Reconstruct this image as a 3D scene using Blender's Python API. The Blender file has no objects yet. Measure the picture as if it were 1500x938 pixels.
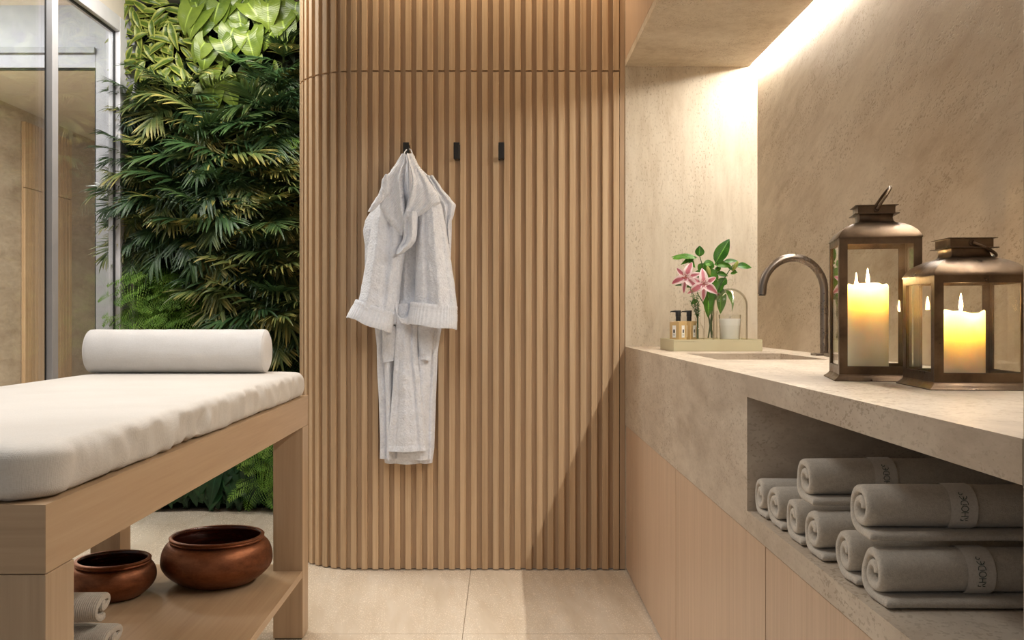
import bpy, bmesh, math, random
from mathutils import Vector, Matrix, noise
R = math.radians
PI = math.pi
sc = bpy.context.scene
col = sc.collection
rnd = random.Random(7)

# ---------------------------------------------------------------- camera
FPX = 1400.0
cd = bpy.data.cameras.new('camera'); cam = bpy.data.objects.new('camera', cd); col.objects.link(cam)
cam.location = (0, 0, 1.0); cam.rotation_euler = (R(90), 0, 0)
cd.sensor_width = 36; cd.lens = 36 * FPX / 1500
cd.shift_x = 15 / 1500; cd.shift_y = -3 / 1500
cd.clip_start = 0.02
sc.camera = cam
sc.view_settings.view_transform = 'Standard'; sc.view_settings.look = 'None'
sc.view_settings.gamma = 1; sc.view_settings.use_curve_mapping = False
sc.view_settings.exposure = 0.0

def at(px, py, Y):
    return Vector(((px - 735) * Y / FPX, Y, 1 - (py - 466) * Y / FPX))

# ---------------------------------------------------------------- helpers
def finish(o, parent, kind=None):
    col.objects.link(o)
    if parent is not None: o.parent = parent
    if kind: o['kind'] = kind
    return o

def mesh(name, V, F, mat, parent=None, smooth=True, uv=None, sharp=40, kind=None, loc=None, rot=None, bevel=0, segs=2, fidx=None):
    me = bpy.data.meshes.new(name)
    me.from_pydata([tuple(v) for v in V], [], F)
    bm = bmesh.new(); bm.from_mesh(me)
    bmesh.ops.recalc_face_normals(bm, faces=bm.faces)
    bm.to_mesh(me); bm.free()
    for m in (mat if isinstance(mat, (list, tuple)) else [mat]): me.materials.append(m)
    if fidx:
        for p, i in zip(me.polygons, fidx): p.material_index = i
    if uv:
        ul = me.uv_layers.new(name='UVMap')
        for l in me.loops: ul.data[l.index].uv = uv[l.vertex_index]
    if smooth:
        me.shade_smooth()
        if sharp: me.set_sharp_from_angle(angle=R(sharp))
    o = bpy.data.objects.new(name, me)
    if loc is not None: o.location = loc
    if rot is not None: o.rotation_euler = rot
    finish(o, parent, kind)
    if bevel:
        b = o.modifiers.new('bevel', 'BEVEL'); b.width = bevel; b.segments = segs; b.limit_method = 'ANGLE'; b.angle_limit = R(35)
        b.harden_normals = False
    return o

class MB:
    def __init__(s): s.V = []; s.F = []; s.uv = []
    def add(s, V, F, uv=None):
        n = len(s.V); s.V += [Vector(v) for v in V]; s.F += [tuple(i + n for i in f) for f in F]
        s.uv += list(uv) if uv else [(0, 0)] * len(V)
        return s
    def box(s, x0, x1, y0, y1, z0, z1):
        V = [(x, y, z) for z in (z0, z1) for y in (y0, y1) for x in (x0, x1)]
        return s.add(V, [(0, 2, 3, 1), (4, 5, 7, 6), (0, 1, 5, 4), (2, 6, 7, 3), (0, 4, 6, 2), (1, 3, 7, 5)])
    def lathe(s, prof, seg=40, cap0=True, cap1=True, c=(0, 0, 0)):
        V = []; F = []
        for r, z in prof:
            for i in range(seg):
                a = 2 * PI * i / seg; V.append((c[0] + r * math.cos(a), c[1] + r * math.sin(a), c[2] + z))
        n = len(prof)
        for k in range(n - 1):
            for i in range(seg):
                j = (i + 1) % seg; F.append((k * seg + i, k * seg + j, (k + 1) * seg + j, (k + 1) * seg + i))
        if cap0: F.append(tuple(range(seg - 1, -1, -1)))
        if cap1: F.append(tuple((n - 1) * seg + i for i in range(seg)))
        return s.add(V, F)
    def sqlathe(s, prof, cr=0.15, nc=3, cap0=True, cap1=True):
        V = []; F = []
        def ring(h, z):
            out = []; c = h * cr if cr < 1 else cr
            for q in range(4):
                a0 = q * PI / 2
                cx, cy = [(h - c, h - c), (-h + c, h - c), (-h + c, -h + c), (h - c, -h + c)][q]
                for k in range(nc + 1):
                    a = a0 + PI / 2 * k / nc; out.append((cx + c * math.cos(a), cy + c * math.sin(a), z))
            return out
        seg = 4 * (nc + 1)
        for h, z in prof: V += ring(h, z)
        n = len(prof)
        for k in range(n - 1):
            for i in range(seg):
                j = (i + 1) % seg; F.append((k * seg + i, k * seg + j, (k + 1) * seg + j, (k + 1) * seg + i))
        if cap0: F.append(tuple(range(seg - 1, -1, -1)))
        if cap1: F.append(tuple((n - 1) * seg + i for i in range(seg)))
        return s.add(V, F)
    def tube(s, pts, rad, seg=10, cap=True, closed=False):
        pts = [Vector(p) for p in pts]; n = len(pts)
        rads = rad if isinstance(rad, (list, tuple)) else [rad] * n
        V = []; F = []; up = None
        for i, p in enumerate(pts):
            if closed: t = pts[(i + 1) % n] - pts[i - 1]
            else: t = pts[min(i + 1, n - 1)] - pts[max(i - 1, 0)]
            t.normalize()
            if up is None:
                up = Vector((0, 0, 1)) if abs(t.z) < 0.9 else Vector((1, 0, 0))
            a = t.cross(up).normalized(); b = a.cross(t).normalized(); up = b
            for k in range(seg):
                w = 2 * PI * k / seg; V.append(p + (a * math.cos(w) + b * math.sin(w)) * rads[i])
        m = n if closed else n - 1
        for i in range(m):
            for k in range(seg):
                l = (k + 1) % seg; i2 = (i + 1) % n
                F.append((i * seg + k, i * seg + l, i2 * seg + l, i2 * seg + k))
        if cap and not closed:
            F.append(tuple(range(seg))[::-1]); F.append(tuple((n - 1) * seg + k for k in range(seg)))
        return s.add(V, F)
    def grid(s, P, nu, nv, uv=None, closeu=False):
        F = []
        for j in range(nv - 1):
            for i in range(nu if closeu else nu - 1):
                i2 = (i + 1) % nu
                F.append((j * nu + i, j * nu + i2, (j + 1) * nu + i2, (j + 1) * nu + i))
        return s.add(P, F, uv)
    def build(s, name, mat, parent=None, useuv=False, **k):
        return mesh(name, s.V, s.F, mat, parent, uv=s.uv if useuv else None, **k)

def bx(name, x0, x1, y0, y1, z0, z1, mat, parent=None, bevel=0.0, **k):
    return MB().box(x0, x1, y0, y1, z0, z1).build(name, mat, parent, smooth=False, bevel=bevel, **k)

def tag(o, label, cat, group=None):
    o['label'] = label; o['category'] = cat
    if group: o['group'] = group
    return o

def thing(name, label, cat, loc=(0, 0, 0), rotz=0, group=None):
    o = bpy.data.objects.new(name, None); o.empty_display_size = 0.05
    o.location = loc; o.rotation_euler = (0, 0, rotz); col.objects.link(o)
    return tag(o, label, cat, group)

def dup(root, loc, rot=None, label=None, group=None, scale=None):
    r = root.copy(); col.objects.link(r); r.location = loc
    if rot is not None: r.rotation_euler = rot
    if scale is not None: r.scale = scale
    if label: r['label'] = label
    if group: r['group'] = group
    for ch in root.children:
        c = ch.copy(); col.objects.link(c); c.parent = r
        for g in ch.children:
            d = g.copy(); col.objects.link(d); d.parent = c
    return r

def lerp(a, b, t): return a + (b - a) * t
def table(tab, x):
    if x <= tab[0][0]: return tab[0][1]
    for (a, va), (b, vb) in zip(tab, tab[1:]):
        if x <= b:
            t = (x - a) / (b - a); t = t * t * (3 - 2 * t) * 0.4 + t * 0.6
            return lerp(va, vb, t)
    return tab[-1][1]
def nz(x, y=0, z=0): return noise.noise(Vector((x, y, z)))

# ---------------------------------------------------------------- materials
def srgb(r, g, b):
    f = lambda c: (c / 255 / 12.92) if c / 255 <= 0.04045 else ((c / 255 + 0.055) / 1.055) ** 2.4
    return (f(r), f(g), f(b), 1)

class Mat:
    def __init__(s, name):
        s.m = bpy.data.materials.new(name); s.m.use_nodes = True
        s.nt = s.m.node_tree; s.nt.nodes.clear()
        s.out = s.n('ShaderNodeOutputMaterial')
    def n(s, t, **k):
        nd = s.nt.nodes.new(t)
        for a, v in k.items():
            if a.startswith('_'): setattr(nd, a[1:], v)
            else: s.set(nd, a.replace('__', ' '), v)
        return nd
    def set(s, nd, key, v):
        i = nd.inputs[int(key[1:])] if key[0] == 'i' and key[1:].isdigit() else nd.inputs[key]
        if isinstance(v, bpy.types.NodeSocket): s.nt.links.new(v, i)
        else: i.default_value = v
    def coords(s, scale=(1, 1, 1), rot=(0, 0, 0), kind='Object'):
        t = s.n('ShaderNodeTexCoord')
        v = t.outputs[kind]
        if any(rot): v = s.n('ShaderNodeMapping', Vector=v, Rotation=rot).outputs[0]
        return s.n('ShaderNodeMapping', Vector=v, Scale=scale).outputs[0]
    def noise(s, vec, scale, detail=4, rough=0.55, dist=0.0):
        return s.n('ShaderNodeTexNoise', Vector=vec, Scale=scale, Detail=detail, Roughness=rough, Distortion=dist).outputs['Fac']
    def ramp(s, fac, stops):
        r = s.n('ShaderNodeValToRGB', Fac=fac); e = r.color_ramp.elements
        while len(e) < len(stops): e.new(0.5)
        for el, (p, c) in zip(e, stops):
            el.position = p; el.color = c if not isinstance(c, (int, float)) else (c, c, c, 1)
        return r.outputs['Color']
    def mix(s, fac, a, b, mode='MIX'):
        x = s.n('ShaderNodeMix', _data_type='RGBA', _blend_type=mode)
        s.set(x, 'i0', fac); s.set(x, 'i6', a); s.set(x, 'i7', b)
        return x.outputs[2]
    def math(s, op, a, b=0.0):
        x = s.n('ShaderNodeMath', _operation=op); s.set(x, 'i0', a); s.set(x, 'i1', b); return x.outputs[0]
    def bump(s, h, strength=0.3, dist=0.01, normal=None):
        b = s.n('ShaderNodeBump', Strength=strength, Distance=dist, Height=h)
        if normal: s.set(b, 'Normal', normal)
        return b.outputs[0]
    def principled(s, color, rough=0.5, metal=0.0, spec=0.5, normal=None, **k):
        p = s.n('ShaderNodeBsdfPrincipled', Base__Color=color, Roughness=rough, Metallic=metal)
        p.inputs['Specular IOR Level'].default_value = spec
        if normal: s.set(p, 'Normal', normal)
        for a, v in k.items(): s.set(p, a.replace('__', ' '), v)
        s.nt.links.new(p.outputs[0], s.out.inputs['Surface']); s.p = p
        return s.m
    def surface(s, sh): s.nt.links.new(sh, s.out.inputs['Surface']); return s.m

def plain(name, c, rough=0.5, metal=0.0, spec=0.5, var=0.06):
    m = Mat(name); n = m.noise(m.coords((1, 1, 1)), 9, 3)
    d = tuple(max(0, x * (1 - var)) for x in c[:3]) + (1,); l = tuple(x * (1 + var) for x in c[:3]) + (1,)
    return m.principled(m.ramp(n, [(0.3, d), (0.7, l)]), rough, metal, spec)

def travertine(name, light, mid, dark, pit, stretch=(1, 1, 0.3), rot=(0, 0, 0), rough=0.45, pits=0.5, polish=0.35, veins=1.0, relief=0.12):
    m = Mat(name)
    v = m.coords(stretch, rot)
    big = m.noise(v, 3.2, 6, 0.6, 0.4); fine = m.noise(v, 16, 6, 0.68, 0.3)
    f = m.math('ADD', m.math('MULTIPLY', big, 0.55), m.math('MULTIPLY', fine, 0.45))
    c = m.ramp(f, [(0.36, dark), (0.50, mid), (0.62, light)])
    patch = m.noise(m.coords((1, 1, 1), rot), 1.6, 3)
    c = m.mix(m.ramp(patch, [(0.35, 0.0), (0.75, 0.30 * veins)]), c, dark)
    sp = tuple(lerp(1, x, 0.6) for x in stretch)
    pn = m.math('MAXIMUM', m.noise(m.coords(sp, rot), 130, 2, 0.5), m.math('SUBTRACT', m.noise(m.coords(sp, rot), 48, 3, 0.6), 0.055)); pm = m.noise(v, 5, 4)
    pitm = m.math('MULTIPLY', m.ramp(pn, [(0.57, 0.0), (0.63, 1.0)]), m.ramp(pm, [(0.42, 0.15), (0.62, 1.0)]))
    c = m.mix(m.math('MULTIPLY', pitm, pits), c, pit)
    h = m.math('SUBTRACT', m.math('MULTIPLY', fine, 0.15), pitm)
    return m.principled(c, m.math('ADD', m.math('MULTIPLY', pitm, 0.3), rough), 0, polish, m.bump(h, relief, 0.002))

def wood(name, light, mid, dark, axis=2, rough=0.45, island=0.0, spec=0.3, freq=1.0, contrast=1.0):
    m = Mat(name)
    s = [28 * freq] * 3; s[axis] = 0.9 * freq
    v = m.coords(tuple(s))
    warp = m.coords((3, 3, 3))
    g = m.noise(v, 1.6, 5, 0.6, 0.5)
    s2 = [130 * freq] * 3; s2[axis] = 3.0
    g2 = m.noise(m.coords(tuple(s2)), 1.5, 3, 0.6)
    f = m.math('ADD', m.math('MULTIPLY', g, 0.7), m.math('MULTIPLY', g2, 0.3))
    lo, hi = 0.5 - 0.17 / contrast, 0.5 + 0.17 / contrast
    c = m.ramp(f, [(lo, dark), (0.5, mid), (hi, light)])
    if island:
        gi = m.n('ShaderNodeNewGeometry').outputs['Random Per Island']
        c = m.mix(1.0, c, m.ramp(gi, [(0.0, 1 - island), (1.0, 1.0)]), 'MULTIPLY')
    return m.principled(c, rough, 0, spec, m.bump(f, 0.06, 0.002))

def fabric(name, c1, c2, weave=900, strength=0.25, rough=0.95, noise_s=5):
    m = Mat(name); v = m.coords()
    w1 = m.n('ShaderNodeTexWave', Vector=v, Scale=weave / 6.28, Distortion=1.5, _bands_direction='X').outputs['Fac']
    w2 = m.n('ShaderNodeTexWave', Vector=v, Scale=weave / 6.28, Distortion=1.5, _bands_direction='Z').outputs['Fac']
    w3 = m.n('ShaderNodeTexWave', Vector=v, Scale=weave / 6.28, Distortion=1.5, _bands_direction='Y').outputs['Fac']
    h = m.math('ADD', m.math('ADD', w1, w2), w3)
    n = m.noise(v, noise_s, 4)
    f2 = m.noise(v, 320, 2)
    c = m.ramp(m.math('ADD', m.math('MULTIPLY', n, .5), m.math('MULTIPLY', f2, .5)), [(0.35, c1), (0.65, c2)])
    return m.principled(c, rough, 0, 0.2, m.bump(h, strength, 0.0006), Sheen__Weight=0.2)

def terry(name, c1, c2, scale=420, strength=0.8, dist=0.003, rib=None, ribfreq=260, big=0.0):
    m = Mat(name); v = m.coords()
    n = m.noise(v, scale, 3, 0.7); n2 = m.noise(v, scale * 0.25, 2, 0.6)
    h = m.math('ADD', n, m.math('MULTIPLY', n2, 0.7))
    c = m.ramp(m.math('MULTIPLY', h, 0.6), [(0.33, c1), (0.62, c2)])
    nr = m.bump(h, strength, dist)
    if rib:
        u = m.n('ShaderNodeUVMap').outputs[0] if rib == 'UV' else v
        w = m.n('ShaderNodeTexWave', Vector=u, Scale=ribfreq / 6.28 * 2, Distortion=0.3, _bands_direction='X' if rib == 'UV' else rib).outputs['Fac']
        nr = m.bump(w, 0.5, 0.0025, nr)
        c = m.mix(m.math('MULTIPLY', w, 0.12), c, c1)
    return m.principled(c, 0.95, 0, 0.15, nr, Sheen__Weight=0.3)

def thin_glass(name, tint=(1, 1, 1, 1), refl=1.0, ior=1.45, edge=None):
    m = Mat(name)
    f0 = ((ior - 1) / (ior + 1)) ** 2
    fc = m.n('ShaderNodeLayerWeight', Blend=0.5).outputs['Facing']
    fr = m.math('ADD', m.math('MULTIPLY', m.math('POWER', fc, 5.0), 1 - f0), f0)
    n = m.noise(m.coords(), 3, 2)
    g = m.n('ShaderNodeBsdfGlossy', Color=(1, 1, 1, 1), Roughness=m.math('MULTIPLY', n, 0.01)).outputs[0]
    tc = tint if not edge else m.mix(m.ramp(fc, [(0.55, 0.0), (0.97, 1.0)]), tint, edge)
    t = m.n('ShaderNodeBsdfTransparent', Color=tc).outputs[0]
    mx = m.n('ShaderNodeMixShader'); m.set(mx, 'i0', m.math('MULTIPLY', fr, refl)); m.set(mx, 'i1', t); m.set(mx, 'i2', g)
    return m.surface(mx.outputs[0])

def emit(name, c, s):
    m = Mat(name); return m.surface(m.n('ShaderNodeEmission', Color=c, Strength=s).outputs[0])

def leafmat(name, dark, light, tip=None, rough=0.4, vein=0.0, edge=None, trans=0.25, tipstart=0.55):
    """v along the leaf, u across; own leaf colour, plus an optional tip tint"""
    m = Mat(name)
    uvn = m.n('ShaderNodeUVMap'); sx = m.n('ShaderNodeSeparateXYZ', Vector=uvn.outputs[0])
    u, v = sx.outputs[0], sx.outputs[1]
    oi = m.n('ShaderNodeObjectInfo').outputs['Random']
    n = m.noise(m.coords((1, 1, 1)), 14, 3)
    f = m.math('ADD', m.math('MULTIPLY', n, 0.7), m.math('MULTIPLY', oi, 0.3))
    c = m.ramp(f, [(0.3, dark), (0.7, light)])
    ri = m.n('ShaderNodeNewGeometry').outputs['Random Per Island']
    c = m.mix(1.0, c, m.ramp(ri, [(0.0, 0.62), (1.0, 1.0)]), 'MULTIPLY')
    au = m.math('ABSOLUTE', m.math('SUBTRACT', u, 0.5))
    if tip:
        isl = m.n('ShaderNodeNewGeometry').outputs['Random Per Island']
        t = m.math('MULTIPLY', m.math('MULTIPLY', m.ramp(v, [(tipstart, 0.25), (1.0, 1.0)]), m.ramp(isl, [(0.2, 0.3), (0.8, 1.0)])), m.ramp(oi, [(0.45, 0.05), (0.75, 0.85)]))
        c = m.mix(t, c, tip)
    if edge:
        e = m.math('ADD', m.math('MULTIPLY', au, 1.4), m.math('MULTIPLY', m.math('SUBTRACT', n, 0.5), 0.9))
        c = m.mix(m.ramp(e, [(0.30, 0.0), (0.48, 1.0)]), c, edge)
    if vein:
        c = m.mix(m.ramp(au, [(0.0, vein), (0.05, 0.0)]), c, tuple(min(1, x * 2.2 + 0.02) for x in light[:3]) + (1,))
    w = m.n('ShaderNodeTexWave', Vector=uvn.outputs[0], Scale=5, Distortion=1.0, _bands_direction='Y').outputs['Fac']
    nr = m.bump(w, 0.15, 0.002)
    p = m.n('ShaderNodeBsdfPrincipled', Base__Color=c, Roughness=rough, Normal=nr)
    p.inputs['Specular IOR Level'].default_value = 0.35
    tr = m.n('ShaderNodeBsdfTranslucent', Color=c)
    mx = m.n('ShaderNodeMixShader'); m.set(mx, 'i0', trans); m.set(mx, 'i1', p.outputs[0]); m.set(mx, 'i2', tr.outputs[0])
    return m.surface(mx.outputs[0])

M = {}
TL, TM, TD, TP = srgb(214, 203, 184), srgb(203, 190, 169), srgb(182, 165, 142), srgb(126, 108, 86)
M['trav_v'] = travertine('travertine vertical vein', TL, TM, TD, TP, (1.6, 1.6, 0.35), (0, 0, 0), pits=0.42)
M['trav_diag'] = travertine('travertine diagonal vein', srgb(206, 193, 173), srgb(193, 178, 157), srgb(170, 152, 130), TP, (1, 0.5, 1.7), (R(17), 0, 0), veins=1.4, pits=0.42)
M['trav_h'] = travertine('travertine counter', srgb(202, 189, 171), srgb(187, 172, 154), srgb(164, 148, 130), TP, (1, 0.6, 1.8), (0, 0, 0), veins=1.0, pits=0.38)
M['trav_pier'] = travertine('travertine grey pier', srgb(180, 166, 150), srgb(160, 146, 130), srgb(136, 122, 106), srgb(90, 78, 66), (1, 0.8, 0.8))
M['floor'] = travertine('pale travertine floor tile', srgb(218, 206, 189), srgb(209, 195, 176), srgb(195, 179, 158), srgb(162, 144, 122), (2.2, 0.35, 1), (0, 0, R(-6)), rough=0.22, relief=0.01, pits=0.10, polish=0.5, veins=0.5)
M['slat'] = wood('oak slat', srgb(209, 183, 150), srgb(198, 169, 135), srgb(181, 151, 117), 2, 0.5, island=0.16)
M['slat_back'] = wood('oak backing board', srgb(190, 164, 134), srgb(180, 153, 124), srgb(165, 138, 109), 2, 0.6)
M['cab'] = wood('pale oak veneer', srgb(204, 178, 153), srgb(193, 166, 141), srgb(178, 151, 126), 2, 0.38, freq=1.6, contrast=0.8)
M['bed_x'] = wood('bed oak across', srgb(190, 164, 134), srgb(179, 152, 122), srgb(164, 137, 108), 0, 0.42, contrast=0.7, freq=0.7)
M['bed_y'] = wood('bed oak along', srgb(190, 164, 134), srgb(179, 152, 122), srgb(164, 137, 108), 1, 0.42, contrast=0.7, freq=0.7)
M['bed_z'] = wood('bed oak upright', srgb(188, 164, 136), srgb(177, 152, 124), srgb(160, 135, 108), 2, 0.42, contrast=0.7, freq=0.8)
M['linen'] = fabric('natural linen', srgb(196, 189, 180), srgb(209, 203, 195), 1500, 0.35)
M['linen_w'] = fabric('white bolster linen', srgb(206, 202, 198), srgb(217, 214, 211), 1900, 0.3, noise_s=14)
M['terry'] = terry('white terry', srgb(220, 223, 231), srgb(240, 243, 250), 140, 0.8, 0.006)  # darker first tone paints in the self-shadow between the terry loops
M['terry_rib'] = terry('white ribbed terry', srgb(216, 219, 226), srgb(238, 241, 248), 420, 0.3, 0.002, rib='UV', ribfreq=150)
M['towel'] = terry('stone grey towel', srgb(180, 169, 154), srgb(202, 192, 177), 620, 0.55, 0.0022)
M['towel_rib'] = terry('ribbed towel', srgb(176, 168, 156), srgb(200, 193, 182), 620, 0.4, 0.002, rib='UV', ribfreq=210)
M['band'] = terry('woven towel band', srgb(196, 187, 174), srgb(214, 206, 195), 1200, 0.3, 0.001)
M['letter'] = plain('dark green thread', srgb(34, 62, 52), 0.8)
M['black'] = plain('matt black metal', srgb(38, 35, 33), 0.45, 0.3)
M['blackp'] = plain('black pump plastic', srgb(26, 25, 25), 0.35)
M['gasket'] = plain('black rubber gasket', srgb(14, 14, 14), 0.6)
M['alu'] = plain('grey aluminium', srgb(170, 170, 175), 0.4, 0.1)
M['alu_l'] = plain('light grey aluminium', srgb(206, 206, 212), 0.4, 0.05)
M['ceil'] = plain('off white ceiling paint', srgb(205, 198, 188), 0.9, 0, 0.2, 0.02)
M['soil'] = plain('dark planting felt', srgb(24, 26, 16), 0.95, 0, 0.1, 0.3)
M['tray'] = plain('pale sage tray', srgb(196, 188, 156), 0.5, 0, 0.4, 0.02)
M['glass'] = thin_glass('clear pane', (0.97, 0.97, 0.95, 1), 1.0)
M['glass_w'] = thin_glass('partition pane', (0.93, 0.93, 0.91, 1), 1.15)
M['glass_v'] = thin_glass('vessel glass', (0.985, 0.985, 0.975, 1), 0.9, 1.45, (0.62, 0.58, 0.52, 1))

def bronze(name, c1, c2, c3, rough=0.3, ns=14, met=1.0, bs=0.08):
    m = Mat(name); v = m.coords()
    n = m.noise(v, ns, 5, 0.6); n2 = m.noise(v, 90, 4, 0.6)
    c = m.ramp(n, [(0.32, c1), (0.52, c2), (0.72, c3)])
    rg = m.ramp(m.math('ADD', m.math('MULTIPLY', n, .6), m.math('MULTIPLY', n2, .4)), [(0.35, rough * 0.7), (0.65, rough * 1.5)])
    return m.principled(c, rg, met, 0.5, m.bump(n2, bs, 0.002))
M['bronze'] = bronze('antique bronze', srgb(66, 52, 40), srgb(98, 80, 62), srgb(118, 99, 78), 0.36, 14, 0.8)
M['gunmetal'] = bronze('brushed gunmetal', srgb(124, 114, 106), srgb(132, 122, 113), srgb(140, 129, 119), 0.28, 5, 1.0, 0.015)

def copper():
    m = Mat('dark copper bowl'); v = m.coords((1, 1, 2.2))
    n = m.noise(v, 9, 6, 0.7); n2 = m.noise(m.coords(), 160, 3, 0.7)
    c = m.ramp(n, [(0.32, srgb(88, 54, 36)), (0.5, srgb(128, 80, 54)), (0.7, srgb(152, 100, 70))])
    return m.principled(c, m.ramp(n2, [(0.3, 0.38), (0.7, 0.55)]), 0.85, 0.5, m.bump(n2, 0.25, 0.002))
M['copper'] = copper()
def copper_in():
    m = Mat('glazed bowl lining'); n = m.noise(m.coords((1, 1, 6)), 14, 4)
    return m.principled(m.ramp(n, [(0.35, srgb(44, 16, 8)), (0.7, srgb(82, 34, 18))]), 0.22, 0.3, 0.6)
M['copper_in'] = copper_in()

def wax():
    m = Mat('ivory wax')
    n = m.noise(m.coords(), 40, 3)
    c = m.ramp(n, [(0.3, srgb(244, 226, 192)), (0.7, srgb(250, 234, 204))])
    return m.principled(c, 0.4, 0, 0.3, None, Subsurface__Weight=1.0, Subsurface__Radius=(1.0, 0.78, 0.46), Subsurface__Scale=0.038)
M['wax'] = wax()
M['waxwhite'] = plain('white candle wax', srgb(250, 249, 248), 0.4, 0, 0.4, 0.01)
M['flame'] = emit('candle flame', (1.0, 0.62, 0.26, 1), 420)
M['wick'] = plain('charred wick', srgb(30, 22, 18), 0.9)
M['led'] = emit('warm led strip', (1.0, 0.945, 0.85, 1), 345)
# ---------------------------------------------------------------- setting
YW, XF, XW, ZC, ZCEIL = 3.784, 0.489, 1.012, 0.8865, 2.66
ST = 'structure'

def build_floor():
    xs = [-4.2, -3.4, -1.80, -0.123, 1.55]; ys = [-1.2, -0.2, 1.40, 3.024, 4.63, 6.25, 9.5, 12.0]
    b = MB(); g = 0.0009
    for x0, x1 in zip(xs, xs[1:]):
        for y0, y1 in zip(ys, ys[1:]):
            b.box(x0 + g, x1 - g, y0 + g, y1 - g, -0.03, 0)
    f = b.build('floor', M['floor'], smooth=False, kind=ST)
    bx('floor_screed', -4.2, 1.55, -1.2, 12, -0.06, -0.006, M['bed_z'], f)
build_floor()

bx('ceiling', -1.96, XW + 0.1, -1.2, 5.12, ZCEIL, ZCEIL + 0.06, M['ceil'], kind=ST)

# slatted wall: straight run, quarter-round corner, return towards the planting
PITCH, SWID, SDEP, RC = 0.04338, 0.0237, 0.016, 0.30
XC = -0.557; YC = YW + RC
def wallpath(s, depth):
    """s = distance along the slat fronts from X=XF leftwards; depth = set back from the slat fronts"""
    L1 = XF - XC; L2 = RC * PI / 2
    if s <= L1: return (XF - s, YW + depth), (0, -1)
    if s <= L1 + L2:
        a = (s - L1) / RC; r = RC - depth
        return (XC - r * math.sin(a), YC - r * math.cos(a)), (-math.sin(a), -math.cos(a))
    return (XC - RC + depth, YC + (s - L1 - L2)), (-1, 0)
def slat_wall():
    b = MB(); n = 0; ss = [0] + [XF - XC + RC * PI / 2 * i / 24 for i in range(25)] + [XF - XC + RC * PI / 2 + 0.99]
    for z in (0.004, ZCEIL):
        for d in (SDEP, SDEP + 0.03):
            for s in ss: (x, y), _ = wallpath(s, d); b.V.append(Vector((x, y, z)))
    k = len(ss)
    for i in range(k - 1):
        b.F.append((i, i + 1, 2 * k + i + 1, 2 * k + i)); b.F.append((k + i + 1, k + i, 3 * k + i, 3 * k + i + 1))
        b.F.append((2 * k + i, 2 * k + i + 1, 3 * k + i + 1, 3 * k + i))
    b.F.append((0, 2 * k, 3 * k, k)); b.F.append((k - 1, 2 * k - 1, 4 * k - 1, 3 * k - 1))
    b.uv = [(0, 0)] * len(b.V)
    wall = b.build('wall_back', M['slat_back'], smooth=True, sharp=30, kind=ST)
    for nm, z0, z1 in (('lower_slat_panel', 0.004, 1.9745), ('upper_slat_panel', 1.9815, ZCEIL)):
        b = MB(); s = XF - 0.4655
        while s < XF - XC + RC * PI / 2 + 0.95:
            c = 0.0016
            pr = [(0, SDEP), (0, c), (c, 0), (SWID - c, 0), (SWID, c), (SWID, SDEP)]
            V = []
            for z in (z0, z1):
                for ds, d in pr: (x, y), _ = wallpath(s + ds, d); V.append((x, y, z))
            F = [(i, i + 1, 7 + i, 6 + i) for i in range(5)] + [(5, 4, 3, 2, 1, 0), (6, 7, 8, 9, 10, 11)]
            b.add(V, F); s += PITCH
        b.build(nm, M['slat'], wall, smooth=False)
    # narrow oak cover strip closing the run against the vanity
    bx('closing_strip', XF - 0.021, XF - 0.001, YW + SDEP - 0.012, YW + SDEP - 0.0005, 0.004, ZCEIL, M['slat_back'], wall)
slat_wall()

# backsplash wall, niche end wall, pier
bx('wall_right', XW, XW + 0.08, -1.2, YW + 0.1, 0, ZCEIL, M['trav_diag'], kind=ST)
bx('wall_niche_end', XF, XW, YW, YW + 0.03, 0.0, ZCEIL, M['trav_v'], kind=ST)
bx('trim_1', XF, XW, 0.68, 0.897, 0, ZCEIL, M['trav_pier'], bevel=0.0015, kind=ST)

# wall units over the vanity with a stone soffit and a slot of light along the wall
over = thing('wall_cabinet', 'pale oak wall cabinet with travertine underside above the lit stone niche', 'cabinet', (0, 0, 0))
XS = 0.978
bx('soffit_panel', XF, XS, 0.897, YW, 1.9946, 2.0226, M['trav_v'], over, bevel=0.001)
bx('cabinet_front', XF, XF + 0.02, 2.35, YW - 0.002, 2.0236, ZCEIL - 0.002, M['cab'], over)
bx('cabinet_front', XF, XF + 0.02, 0.897, 2.347, 2.0236, ZCEIL - 0.002, M['cab'], over)
bx('cabinet_body', XF + 0.021, XS - 0.002, 0.9, YW - 0.002, 2.0236, ZCEIL - 0.002, M['cab'], over)
bx('led_strip', XW - 0.013, XW - 0.001, 0.90, YW - 0.004, 2.0000, 2.0012, M['led'], over)

# vanity: stone body with an open shelf, basin, oak doors beneath
van = thing('stone_vanity', 'long travertine vanity counter with open towel shelf and sunken basin', 'counter', (0, 0, 0))
BX0, BX1, BY0, BY1 = 0.589, 0.893, 2.605, 3.056
NY = 1.905; NZ0, NZ1, ZB = 0.615, 0.8427, 0.5757
b = MB()
y0 = 0.898
b.box(XF, BX0, y0, YW - .001, NZ1, ZC); b.box(BX1, XW, y0, YW - .001, NZ1, ZC)
b.box(BX0, BX1, y0, BY0, NZ1, ZC); b.box(BX0, BX1, BY1, YW - .001, NZ1, ZC)
b.build('worktop', M['trav_h'], van, smooth=False)
b = MB()
b.box(XF, XF + 0.04, NY, YW - .001, ZB, NZ1)
b.box(XF + 0.04, XW, NY, NY + 0.03, ZB, NZ1)
b.box(XF, XW, y0, NY, ZB, NZ0)
b.box(XW - 0.025, XW, y0, NY, NZ0, NZ1)
b.box(XF + 0.04, XW, NY + 0.03, YW - .001, ZB, ZB + 0.02)
b.build('apron_and_shelf', M['trav_h'], van, smooth=False)
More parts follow.
